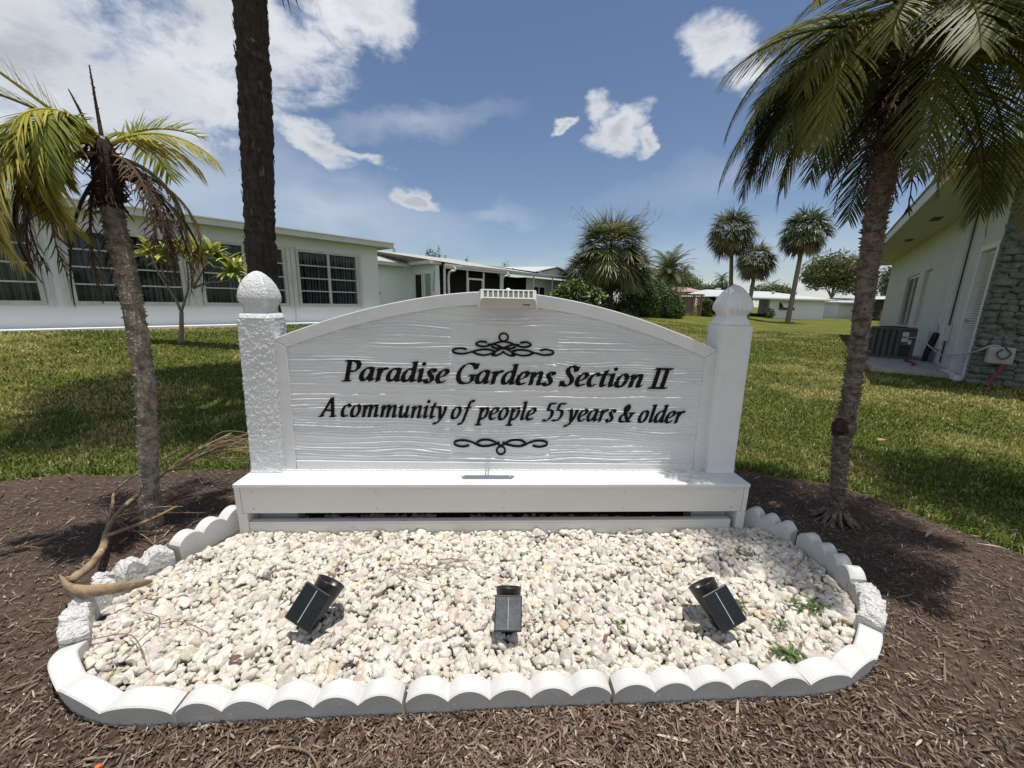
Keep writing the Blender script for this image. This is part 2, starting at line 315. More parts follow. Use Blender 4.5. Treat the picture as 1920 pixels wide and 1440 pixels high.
# ------------------------------------------------------------------ terrain
NL = np.array([-math.cos(R(42)), math.sin(R(42))])           # away from the camera towards the left house
def terr(x, y):
    d = np.asarray(x)*NL[0]+np.asarray(y)*NL[1]; t = np.clip((d-4)/7., 0, 1); return .4*t*t*(3-2*t)
EX = np.array([-9, -6, -4.5, -3.24, -2.95, -2.67, -2.4, -1.87, 0, 1.75, 2.0, 2.25, 2.38, 2.45, 2.6, 2.9, 3.4, 4.0, 9]); EY = np.array([.2, 1.3, 1.95, 2.24, 2.36, 2.36, 2.44, 2.52, 2.85, 2.72, 2.54, 2.50, 2.34, 2.10, 1.74, 1.35, .8, -.5, -2.5])
def medge(x): return np.interp(x, EX, EY)+(fbm(x, x*0+3, 5, .35, 3)-.5)*.10

RING = [(-1.43, 1.85), (-1.50, 1.60), (-1.585, 1.37), (-1.60, 1.22), (-1.54, 1.11), (-1.44, 1.01), (-1.36, .945), (-1.23, .885), (-1.08, .855), (-.92, .86), (.94, .985), (1.08, 1.01), (1.225, 1.08), (1.33, 1.17), (1.45, 1.31), (1.49, 1.45), (1.49, 1.65), (1.42, 1.85), (1.35, 1.98), (-1.40, 1.95), (-1.43, 1.85)]
def in_ring(x, y):
    ins = np.zeros(len(x), bool)
    for (x1, y1), (x2, y2) in zip(RING[:-1], RING[1:]):
        c = ((y1 > y) != (y2 > y)) & (x < (x2-x1)*(y-y1)/(y2-y1+1e-12)+x1); ins ^= c
    return ins

def ground():
    xs = np.concatenate([np.linspace(-600, -30, 20), np.linspace(-28, 50, 157), np.linspace(60, 600, 20)])
    ys = np.concatenate([np.linspace(-300, -8, 12), np.linspace(-6, 60, 133), np.linspace(66, 900, 24)])
    X, Yy = np.meshgrid(xs, ys); Z = terr(X, Yy)+(fbm(X, Yy, 3, 3, 2)-.5)*.05*(np.hypot(X, Yy) > 4)*(np.hypot(X, Yy) < 60)
    Z = Z*np.clip(1-(np.hypot(X, Yy)-60)/60, 0, 1); Z = np.where(Yy < medge(X)-.05, -.010, Z)
    V = np.stack([X, Yy, Z], -1).reshape(-1, 3); w = len(xs)
    i, j = np.meshgrid(np.arange(len(ys)-1), np.arange(w-1), indexing='ij'); a = (i*w+j).ravel()
    F = np.stack([a, a+1, a+w+1, a+w], 1)
    tag(fast('lawn', V, F, MT['lawn'], smooth=True), kind='structure')
    # mulch sheet
    xs = np.linspace(-9, 9, 601); mb_v = []; rows = 150
    for r in range(rows+1):
        y = -3+(medge(xs)+3)*(r/rows); mb_v.append(np.stack([xs, y, .002+.010*fbm(xs, y, 9, .25, 3)+.010*(1-np.clip((medge(xs)-y)/.05, 0, 1))*-1], 1))
    V = np.vstack(mb_v); w = 601; k = in_ring(V[:, 0]*1.0, V[:, 1]); V[k, 2] = -.004
    i, j = np.meshgrid(np.arange(rows), np.arange(w-1), indexing='ij'); a = (i*w+j).ravel()
    tag(fast('mulch_bed', V, np.stack([a, a+1, a+w+1, a+w], 1), MT['mulch'], smooth=True), kind='structure')
ground()
def chips():
    n = 150000
    r = np.exp(rng.uniform(math.log(.35), math.log(4.2), n)); az = rng.uniform(-1.35, 1.35, n)
    x = r*np.sin(az)*1.05; y = r*np.cos(az)
    k = (y < medge(x)-.0) & (y > .25) & ~in_ring(x, y)
    x = x[k]; y = y[k]; n = len(x)
    L = rng.gamma(2.0, .0036, n)+.0035; w = rng.uniform(.0009, .0026, n)*(1+L*14); t = w*.35
    big = rng.random(n) < .02; L[big] *= 2.8; w[big] *= 1.5; tiny = rng.random(n) < .4; L[tiny] *= .5; w[tiny] *= .7
    yaw = rng.uniform(0, math.pi*2, n)+0; pit = rng.normal(0, .28, n)
    ca, sa, cp, sp = np.cos(yaw), np.sin(yaw), np.cos(pit), np.sin(pit)
    U = np.stack([ca*cp, sa*cp, sp], 1); Wd = np.stack([-sa, ca, rng.normal(0, .3, n)], 1); Nn = np.cross(U, Wd)
    C = np.stack([x, y, .007+.010*fbm(x, y, 9, .25, 3)+rng.uniform(0, .009, n)], 1)
    vs = []
    for a, b, c in ((-1, -.5, 0), (-.9, .6, 0), (.15, 1, .9), (1, .2, 0), (.85, -.7, 0), (.1, -1, .9)):
        vs.append(C+U*(a*L)[:, None]+Wd*(b*w)[:, None]+Nn*(c*t)[:, None])
    V = np.stack(vs, 1).reshape(-1, 3); b = np.arange(n)[:, None]*6
    F = np.vstack([b+np.array([[0, 5, 2, 1]]), b+np.array([[5, 4, 3, 2]])])
    pal = np.array([(.178, .124, .092), (.100, .065, .048), (.245, .19, .145), (.44, .375, .30), (.058, .036, .027), (.215, .175, .14)])
    c = pal[rng.choice(6, n, p=[.3, .24, .2, .07, .09, .10])]*rng.uniform(.8, 1.2, (n, 1))
    tag(fast('mulch_chips', V, F, MT['chip'], np.repeat(c, 6, 0)), 'shredded brown wood mulch strewn round the sign bed', 'mulch', kind='stuff')
chips()

def grass():
    n = 330000
    r = np.exp(rng.uniform(math.log(2.0), math.log(24), n)); az = rng.uniform(-1.08, 1.02, n)
    x = r*np.sin(az); y = r*np.cos(az)
    k = (y > medge(x)+.0); x = x[k]; y = y[k]; r = r[k]; n = len(x)
    # keep off the house footprints
    dL = x*NL[0]+y*NL[1]; k = (dL < 12.35); x = x[k]; y = y[k]; r = r[k]; n = len(x)
    px, py = x-7.8857, y-6.601; out = px*-math.cos(R(38))+py*math.sin(R(38)); s = px*math.sin(R(38))+py*math.cos(R(38))
    k = ~((out < .06) & (s > -.05) & (out > -12)); k &= ~((out < 1.22) & (s > .2) & (s < 3.6)); x = x[k]; y = y[k]; r = r[k]; n = len(x)
    h = rng.uniform(.022, .05, n)*(1+.4*(fbm(x, y, 31, .5, 2)-.5)); h *= np.clip(1+(r-6)*.02, 1, 1.3); w = .0016+.00085*r*.9
    edge = np.clip((y-medge(x))/.15, 0, 1); h *= 1+.35*(1-edge)
    yaw = rng.uniform(0, 2*math.pi, n); lean = np.abs(rng.normal(.55, .35, n))
    dx, dy = np.cos(yaw), np.sin(yaw); sx, sy = -dy, dx
    z0 = terr(x, y)+(fbm(x, y, 3, 3, 2)-.5)*.05*(np.hypot(x, y) > 4)-.004
    P0 = np.stack([x, y, z0], 1); S = np.stack([sx*w, sy*w, np.zeros(n)], 1)
    P1 = P0+np.stack([dx*h*lean*.35, dy*h*lean*.35, h*.6], 1); P2 = P0+np.stack([dx*h*lean, dy*h*lean, h*np.clip(1.05-lean*.35, .3, 1)], 1)
    V = np.stack([P0-S, P0+S, P1+S*.8, P1-S*.8, P2], 1).reshape(-1, 3); b = np.arange(n)[:, None]*5
    F = np.vstack([b+np.array([[0, 1, 2, 3]]), b+np.array([[3, 2, 4, 4]])])
    F1 = b+np.array([[0, 1, 2, 3]]); F2 = b+np.array([[3, 2, 4]])
    F = np.vstack([F2, b+np.array([[0, 1, 2]]), b+np.array([[0, 2, 3]])])
    q = fbm(x, y, 41, 1.1, 4); q2 = fbm(x, y, 47, .22, 3)
    dry = np.clip((q-.47)*5+(q2-.5)*2.2, 0, 1)*.85+rng.uniform(-.12, .22, n); dry = np.clip(dry, 0, 1)[:, None]
    dry *= np.clip((y-medge(x))/.35, .15, 1)[:, None]
    g = np.array([.100, .140, .022]); d = np.array([.44, .385, .145]); c = g*(1-dry)+d*dry
    c = c*rng.uniform(.7, 1.3, (n, 1)); st = rng.random(n) < .05; c[st] = np.array([.46, .40, .24])*rng.uniform(.8, 1.1, (st.sum(), 1))
    tag(fast('grass', V, F, MT['blade'], np.repeat(c, 5, 0)), 'green and straw coloured lawn grass around the mulch bed', 'grass', kind='stuff')
grass()

# ------------------------------------------------------------------ gravel
def icosphere(sub):
    import bmesh
    bm = bmesh.new(); bmesh.ops.create_icosphere(bm, subdivisions=sub, radius=1); bm.verts.ensure_lookup_table()
    v = np.array([q.co[:] for q in bm.verts]); f = np.array([[a.index for a in q.verts] for q in bm.faces]); bm.free(); return v, f
def rocks():
    bv, bf = icosphere(3); bases = []
    for k in range(14):
        g = np.random.default_rng(100+k); v = bv.copy()
        for _ in range(9):                                   # shave flat facets
            d = g.normal(size=3); d /= np.linalg.norm(d); h = g.uniform(.55, .88); q = v@d; v = v-np.outer(np.maximum(q-h, 0)*.85, d)
        for _ in range(5):
            d = g.normal(size=3); d /= np.linalg.norm(d); q = bv@d; v -= np.outer(np.exp(-((q-1)/.10)**2)*g.uniform(.06, .2), d)
        v *= 1+.05*np.sin(v@g.normal(size=3)*5+g.uniform(0, 6))[:, None]+.035*np.sin(v@g.normal(size=3)*11+g.uniform(0, 6))[:, None]
        bases.append(v*np.array([1.15, .9, .72])*np.array([g.uniform(.85, 1.2), 1, 1]))
    step = .0210; P = []
    for lay in range(2):
        for iy, yy in enumerate(np.arange(.86, 2.12, step*.87)):
            for xx in np.arange(-1.62, 1.6, step):
                P.append((xx+(iy % 2)*step/2+rng.uniform(-.4, .4)*step, yy+rng.uniform(-.4, .4)*step, lay))
    P = np.array(P); x, y, lay = P.T
    # bed outline (inner face of the kerb)
    poly = [(-1.345, 1.73), (-1.44, 1.50), (-1.55, 1.28), (-1.50, 1.19), (-1.41, 1.07), (-1.29, .985), (-1.1, .92), (-.9, .91), (0, .965), (.93, 1.035), (1.1, 1.075), (1.24, 1.155), (1.35, 1.26), (1.42, 1.36), (1.44, 1.55), (1.43, 1.70), (1.33, 1.86), (1.27, 1.98), (-1.28, 1.9), (-1.345, 1.73)]
    ins = np.zeros(len(x), bool)
    for (x1, y1), (x2, y2) in zip(poly[:-1], poly[1:]):
        c = ((y1 > y) != (y2 > y)) & (x < (x2-x1)*(y-y1)/(y2-y1+1e-12)+x1); ins ^= c
    thin = (lay == 1) & (fbm(x, y, 77, .12, 3) < .37)
    k = ins & ~thin; x, y, lay = x[k], y[k], lay[k]; n = len(x)
    size = rng.gamma(8, .0148/8, n)*np.where(rng.random(n) < .1, 1.35, 1); size = np.clip(size, .0085, .027)
    hgt = .022+.022*fbm(x, y, 71, .3, 3)+np.clip((1.12+.066*x-y)/.2, 0, 1)*.012-np.clip((y-(1.62+.05*x))/.14, 0, 1)*.012
    z = hgt-.018+lay*.021+rng.uniform(-.003, .004, n)
    Q = rng.normal(size=(n, 4)); Q[:, 1] *= .45; Q[:, 2] *= .45; Q /= np.linalg.norm(Q, axis=1)[:, None]; w, a, b, c = Q.T
    Rm = np.stack([1-2*(b*b+c*c), 2*(a*b-w*c), 2*(a*c+w*b), 2*(a*b+w*c), 1-2*(a*a+c*c), 2*(b*c-w*a), 2*(a*c-w*b), 2*(b*c+w*a), 1-2*(a*a+b*b)], 1).reshape(n, 3, 3)
    kind = rng.integers(0, 14, n); B = np.stack(bases)[kind]                     # n, nv, 3
    V = np.einsum('nij,nkj->nki', Rm, B)*size[:, None, None]+np.stack([x, y, z], 1)[:, None, :]
    nv = bv.shape[0]; F = (np.arange(n)[:, None, None]*nv+bf[None]).reshape(-1, 3)
    t = np.ones((n, 3))*rng.uniform(.84, 1.1, (n, 1)); t *= 1+rng.normal(0, .02, (n, 3))
    pk = rng.random(n); t[pk < .05] *= (.98, .90, .80); t[(pk > .06) & (pk < .11)] *= (.78, .79, .80); t[(pk > .11) & (pk < .14)] *= (.74, .68, .62)
    tag(fast('gravel', V.reshape(-1, 3), F, MT['stone'], np.repeat(t, nv, 0), smooth=True), 'cream white landscaping pebbles filling the scalloped bed', 'gravel', kind='stuff')
    m = MB(); rg_ = [(a*.99, 1.4+(b-1.4)*.99) for a, b in RING[:-1]]; m.add([(a, b, .009) for a, b in rg_], [tuple(range(len(rg_)-1, -1, -1)) if sum(x1*y2-x2*y1 for (x1, y1), (x2, y2) in zip(rg_, rg_[1:]+rg_[:1])) < 0 else tuple(range(len(rg_)))]); tag(m.build('gravel_bed_ground', MT['bedsoil']), kind='structure')
rocks()

# ------------------------------------------------------------------ scalloped edging blocks
def block(path, nsc, label, rough=False, h0=.062, h1=.096, th=.056, inward=1, front=False):
    """path = OUTER base line, left to right when seen from outside; thickness goes inward"""
    P = catmull([(a, b, 0) for a, b in path], 24)[:, :2]; seg = np.r_[0, np.cumsum(np.linalg.norm(np.diff(P, axis=0), axis=1))]; Lt = seg[-1]
    n = nsc*14+1; s = np.linspace(.002, Lt-.002, n); X = np.interp(s, seg, P[:, 0]); Y = np.interp(s, seg, P[:, 1])
    T = np.stack([np.gradient(X), np.gradient(Y)], 1); T /= np.linalg.norm(T, axis=1)[:, None]; Nn = np.stack([-T[:, 1], T[:, 0]], 1)*inward
    u = (s/Lt*nsc) % 1; u[-1] = 1; H = h0+(h1-h0)*np.clip(1-(2*u-1)**2, 0, 1)**.88; H = np.maximum(H, h0+.001)
    prof = [(0, 0, 0), (0, 0, .5), (.0, 0, .9), (.004, 0, 1)]      # frac across, -, height frac
    cols = []
    b = .004
    for k, (o_, hk) in enumerate([(0, 0), (0, .5), (0, 'b'), (b, 't'), (th*.25, 't'), (th*.5, 't'), (th*.75, 't'), (th-b, 't'), (th, 'b'), (th, .5), (th, 0)]):
        z = H*hk if not isinstance(hk, str) else (H if hk == 't' else H-b)
        oo = np.full(n, o_, float)+(.009 if k == 0 else .0045 if k == 1 else 0)*(not rough); zz = np.array(z, float)-.006*(not isinstance(hk, str) and hk == 0)
        if rough and hk != 0:
            g = fbm(s*10+k*7, zz*3+k*3, 61+k, .25, 4)-.5; g2 = rng.normal(0, .0018, n); zz = zz+(g*.030+g2)*(1 if isinstance(hk, str) else .3); oo = oo+(fbm(s*8, zz+k*5, 66, .2, 3)-.5)*.018
        cols.append(np.stack([X+Nn[:, 0]*oo, Y+Nn[:, 1]*oo, zz], 1))
    C = len(cols); V = np.stack(cols, 1).reshape(-1, 3); m = MB()
    F = [(i*C+j, (i+1)*C+j, (i+1)*C+j+1, i*C+j+1) for i in range(n-1) for j in range(C-1)]+[tuple(range(C)), tuple((n-1)*C+j for j in range(C-1, -1, -1))]
    if inward < 0: F = [q[::-1] for q in F]
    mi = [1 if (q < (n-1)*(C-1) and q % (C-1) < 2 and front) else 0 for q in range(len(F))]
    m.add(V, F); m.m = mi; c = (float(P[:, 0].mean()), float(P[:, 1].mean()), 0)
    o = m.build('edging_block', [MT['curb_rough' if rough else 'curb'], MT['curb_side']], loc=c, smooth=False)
    return tag(o, label, 'edging block', 'white scalloped edging blocks')
def fr(u): return (-.920+.9978*u, .845+.0657*u)
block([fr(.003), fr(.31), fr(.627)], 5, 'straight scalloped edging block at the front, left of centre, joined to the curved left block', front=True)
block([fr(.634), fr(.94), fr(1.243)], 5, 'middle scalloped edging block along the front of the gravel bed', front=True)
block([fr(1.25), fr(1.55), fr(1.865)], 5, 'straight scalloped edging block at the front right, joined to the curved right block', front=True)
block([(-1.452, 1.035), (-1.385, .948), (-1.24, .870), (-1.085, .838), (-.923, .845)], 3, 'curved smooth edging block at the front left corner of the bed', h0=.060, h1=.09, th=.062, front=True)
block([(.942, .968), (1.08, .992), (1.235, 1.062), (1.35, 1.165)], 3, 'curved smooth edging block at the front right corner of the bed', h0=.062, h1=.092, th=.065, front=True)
block([(-1.595, 1.262), (-1.585, 1.18), (-1.53, 1.10), (-1.456, 1.035)], 3, 'rough edging block at the far left tip of the bed in front of the spathe', rough=True, th=.07, h0=.075, h1=.105)
block([(-1.53, 1.525), (-1.60, 1.40), (-1.62, 1.31), (-1.60, 1.266)], 3, 'rough pitted edging block on the left side behind the fallen palm stalk', rough=True, th=.07, h0=.085, h1=.12)
block([(-1.445, 1.86), (-1.475, 1.75), (-1.51, 1.63), (-1.532, 1.53)], 3, 'smooth edging block at the back left meeting the left leg of the sign', th=.062, h0=.095, h1=.13)
block([(1.355, 1.168), (1.42, 1.23), (1.475, 1.31), (1.492, 1.39)], 3, 'rough crumbled edging block at the far right tip of the bed', rough=True, th=.075, h0=.085, h1=.11)
block([(1.494, 1.395), (1.508, 1.50), (1.510, 1.61), (1.492, 1.722)], 4, 'slightly chipped edging block on the right side beside the right palm roots', th=.062, h0=.095, h1=.13, rough=False)
block([(1.468, 1.755), (1.42, 1.85), (1.355, 1.96)], 3, 'smooth edging block at the back right beside the right leg of the sign', th=.062, h0=.095, h1=.13)

# ------------------------------------------------------------------ the sign
YAW = R(2.885); SO = Vector((-.0476, 1.7876, 0))
sign = thing('community_sign', SO, 'large white carved wooden sign with black italic lettering between two posts', 'sign', rz=YAW)
# local frame: x along the sign, -y towards the camera (front skirt plane y=0), z up.
def sbox(x0, x1, y0, y1, z0, z1, name, m, parent=sign, bevel=.003, rot=None):
    b = MB(); b.bb(x0, x1, y0, y1, z0, z1); return b.build(name, m, parent, bevel=bevel)
def ledge_mesh():
    m = MB(); m.bb(-1.300, 1.297, -.014, .335, .283, .303); m.build('ledge', MT['paint'], sign, bevel=.004)
ledge_mesh()
sbox(-1.276, 1.276, 0, .022, .140, .2825, 'front_board', MT['board'])
sbox(-1.2555, 1.2315, .004, .022, .004, .0785, 'front_board', MT['board'])
m = MB(); m.bb(-1.2555, 1.2315, .004, .038, .079, .090); m.build('rail', MT['board'], sign, bevel=.002)
for s in (-1, 1):
    sbox(*sorted((s*1.303, s*1.2565)), .0225 if 0 else .0, .335, -.01, .1395, 'leg', MT['board'])
sbox(-1.303, -1.2765, -.004, .02, .1396, .2828, 'corner_strip', MT['board']); sbox(1.2765, 1.300, -.004, .02, .1396, .2828, 'corner_strip', MT['board'])
sbox(-1.303, -1.2785, .0205, .335, .1396, .2828, 'side_board', MT['board']); sbox(1.2785, 1.300, .0205, .335, .1396, .2828, 'side_board', MT['board'])
for s in (-1, 1):
    sbox(*sorted((s*1.2560, s*1.06)), .089, .17, -.01, .2825, 'support_block', MT['board'])
sbox(-1.2555, 1.2555, .312, .332, .0, .2825, 'back_board', MT['board']); sbox(-1.05, 1.05, .285, .300, .0, .2825, 'slot_shade_sheet', MT['blackrubber'])  # black sheet stands in for the shade behind the board slot
# posts, slightly tapered/leaning, with faceted acorn finials
def post(cx, w, lean, textured):
    p = MB(); H = .785 if textured else .80; z0 = .3035
    n = 200; rows = []
    mm = MT['stucco'] if textured else MT['smooth_paint']
    k = 34; per = []
    for s in range(4):
        for i in range(k):
            t = -1+2*i/k; per.append([(t, -1), (1, t), (-t, 1), (-1, -t)][s])
    per = np.array(per)*w/2; amp = .0022 if textured else .0008; V = []
    for r in range(n+1):
        z = r/n*H; f = 1+(.06*max(0, 1-z/.02) if textured else .03*max(0, 1-z/.05))
        ar = np.arange(len(per)); nz = (amp*2.2*(fbm(ar*.0044, ar*0+z, 91, .010, 3)-.5)+rng.normal(0, amp*.10, len(per)))[:, None]
        q = per*f; q = q*(1+nz/(w/2)); V.append(np.column_stack([q[:, 0]+cx+lean*z, q[:, 1]+.115+w/2, np.full(len(per), z0+z)]))
    c = len(per); V = np.vstack(V); F = [(r*c+i, r*c+(i+1) % c, (r+1)*c+(i+1) % c, (r+1)*c+i) for r in range(n) for i in range(c)]+[tuple(range(c))[::-1], tuple(n*c+i for i in range(c))]
    p.add(V, F); o = p.build('post', mm, sign, smooth=True, bevel=0)
    e = MB(); zt = z0+H+.0005; xx = cx+lean*H; yy = .115+w/2; h = w/2
    if textured:
        q_ = .92; pr = [(h*1.00, 0), (h*1.02, .006), (h*.93, .012), (h*.90, .026), (h*.80, .031), (h*.78, .045), (h*.80, .060), (h*.90, .073), (h*1.0, .087), (h*1.01, .105), (h*.94, .135), (h*.80, .165), (h*.60, .192), (h*.36, .213), (h*.16, .224), (.001, .227)]; pr = [(a*(q_ if b > .03 else 1), b) for a, b in pr]
    else:
        pr = [(h*1.0, 0), (h*.97, .010), (h*.92, .018), (h*.86, .030), (h*.76, .040), (h*.74, .052), (h*.80, .062), (h*.93, .072), (h*.99, .082), (h*.98, .095), (h*.93, .115), (h*.80, .142), (h*.60, .168), (h*.38, .188), (h*.18, .200), (.001, .204)]
    e.lathe(pr, (xx, yy, zt), 64, sq=.93 if textured else .86, rib=None if textured else (20, .035)); e.build('finial', mm, o, smooth=True)
post(-1.209, .150, .030, True); post(1.208, .150, -.018, False)

TILT = -.0085                                               # the panel hangs slightly low on the right
def arch(u): return 1.247-.2136*abs(u)**1.763
FY = .150                                                    # frame front face
def panel():
    # thick carved panel: a real height field of weathered grain
    nu, nz = 330, 760; U = np.linspace(-1.10, 1.10, nu); V = []
    z0 = .325; us, ts = np.meshgrid(U, np.linspace(0, 1, nz), indexing='ij')
    top = 1.235-.2136*np.abs(us)**1.763; zz = z0+(top-z0)*ts
    ph = zz*68+3.2*(fbm(us+5, zz*2.5+3, 21, .9, 3)-.5)*2+.9*(fbm(us*1.0+9, zz*9, 25, .5, 3)-.5)*2+.25*us*us*np.sign(zz-.6)*3
    fr_ = ph % 1; idx = np.floor(ph)
    ampl = np.random.default_rng(5).uniform(0, 1, 400)[(idx.astype(int)) % 400]
    amp = np.where(ampl > .14, .6+.55*ampl, .2)*np.clip(.25+2.8*(fbm(us+2, zz*14, 29, .5, 4)-.27), .08, 1.3)
    ridge = np.where(fr_ < .82, fr_/.82*.5, .5+.5*np.sin((fr_-.82)/.18*math.pi))       # slow rise then sharp lip facing up
    ridge = np.interp(fr_, [0, .22, .58, .64, .84, 1], [0, 0, .9, 1, .05, 0])
    ph2 = zz*150+5*(fbm(us*1.3, zz*6, 35, .5, 3)-.5); sm = np.sin(ph2*2*math.pi)*.12*fbm(us+1, zz*20, 39, .3, 2)
    hgt = .0021*amp*ridge+.0009*amp*sm+.0006*(fbm(us*40, zz*40, 51, 1, 3)-.5)*2*(fbm(us, zz*3, 57, .25, 2) > .5)
    # smoother patches where the stencils lay, under the scrolls
    for cu, cz, hu, hz in ((.01, .985, .27, .095), (0, .44, .27, .045)):
        d = np.maximum(np.abs(us-cu)/hu, np.abs(zz-cz)/hz); hgt = np.where(d < 1, hgt*.15, hgt)
    yy = FY+.0085-hgt*2.4
    P = np.stack([us, yy, zz+TILT*us], -1).reshape(-1, 3)
    i, j = np.meshgrid(np.arange(nu-1), np.arange(nz-1), indexing='ij'); a = (i*nz+j).ravel(); F = np.stack([a, a+nz, a+nz+1, a+1], 1)
    # back sheet and rim close the solid
    n0 = len(P); rim = np.concatenate([np.arange(nu)*nz, (nu-1)*nz+np.arange(nz), (np.arange(nu)*nz+nz-1)[::-1], np.arange(nz)[::-1]])
    Bk = P[rim].copy(); Bk[:, 1] = FY+.034; P = np.vstack([P, Bk]); k = len(rim)
    q = np.arange(k-1); F = np.vstack([F, np.stack([rim[q], rim[q+1], n0+q+1, n0+q], 1)])
    fast('sign_panel', P, F, MT['panel'], parent=sign)
    b = MB(); poly = [(-1.1, z0+TILT*-1.1)]+[(1.1, z0+TILT*1.1)]+[(u, 1.235-.2136*abs(u)**1.763+TILT*u) for u in np.linspace(1.1, -1.1, 60)]
    b.prism(poly, FY+.0345, FY+.040, lambda u, d, w: (u, d, w)); b.build('panel_backing', MT['paint'], sign)
panel()
def frame():
    b = MB(); us = np.linspace(-1.128, 1.128, 97); d0, d1 = FY, FY+.048
    A = [(u, arch(u)+TILT*u) for u in us]; iu = np.linspace(-1.062, 1.062, 97); Bq = [(u, arch(u)-.066+TILT*u) for u in iu]
    n = len(A); v = [(u, d0, w) for u, w in A]+[(u, d0, w) for u, w in Bq]+[(u, d1, w) for u, w in A]+[(u, d1, w) for u, w in Bq]
    f = []
    for i in range(n-1): f += [(i, n+i, n+i+1, i+1), (2*n+i, 2*n+i+1, 3*n+i+1, 3*n+i), (i, i+1, 2*n+i+1, 2*n+i), (n+i, 3*n+i, 3*n+i+1, n+i+1)]
    f += [(0, 2*n, 3*n, n), (n-1, 2*n-1, 4*n-1, 3*n-1)]
    b.add(v, f); b.build('arched_frame_rail', MT['paint'], sign, bevel=.004)
    for s in (-1, 1):
        c = MB(); z1 = arch(1.128); zi = arch(1.062)-.066; t = TILT*s*1.1
        c.prism([(s*1.150, .304), (s*1.150, z1+t-.012), (s*1.1285, z1+t-.0005), (s*1.0625, zi+t-.0005), (s*1.0625+s*.012, .348+t), (s*1.075, .304)][::s], FY-.0005, FY+.048, lambda u, d, w: (u, d, w))
        c.build('frame_stile', MT['paint'], sign, bevel=.003)
    c = MB(); c.prism([(-1.072, .3035), (1.072, .3035), (1.072, .348+TILT), (-1.072, .348-TILT)], FY-.001, FY+.048, lambda u, d, w: (u, d, w)); c.build('frame_bottom_rail', MT['paint'], sign, bevel=.003)
    # painted-over caulk bead along the ledge and the left stile
    g = MB()
    for x in np.arange(-1.12, 1.12, .012): g.tube([(x-.008, FY-.003, .3045), (x+.008, FY-.003+rng.normal(0, .001), .3045)], rng.uniform(.003, .006), 6)
    g.build('caulk_bead', MT['paint'], sign, smooth=True)
frame()

for x in (-1.22, -.62, .02, .64, 1.22):
    for z in (.165, .255): m = MB(); m.tube([(x, -.0012, z), (x, .004, z)], .0042, 10); m.build('screw', MT['galv'], bpy.data.objects['front_board'])
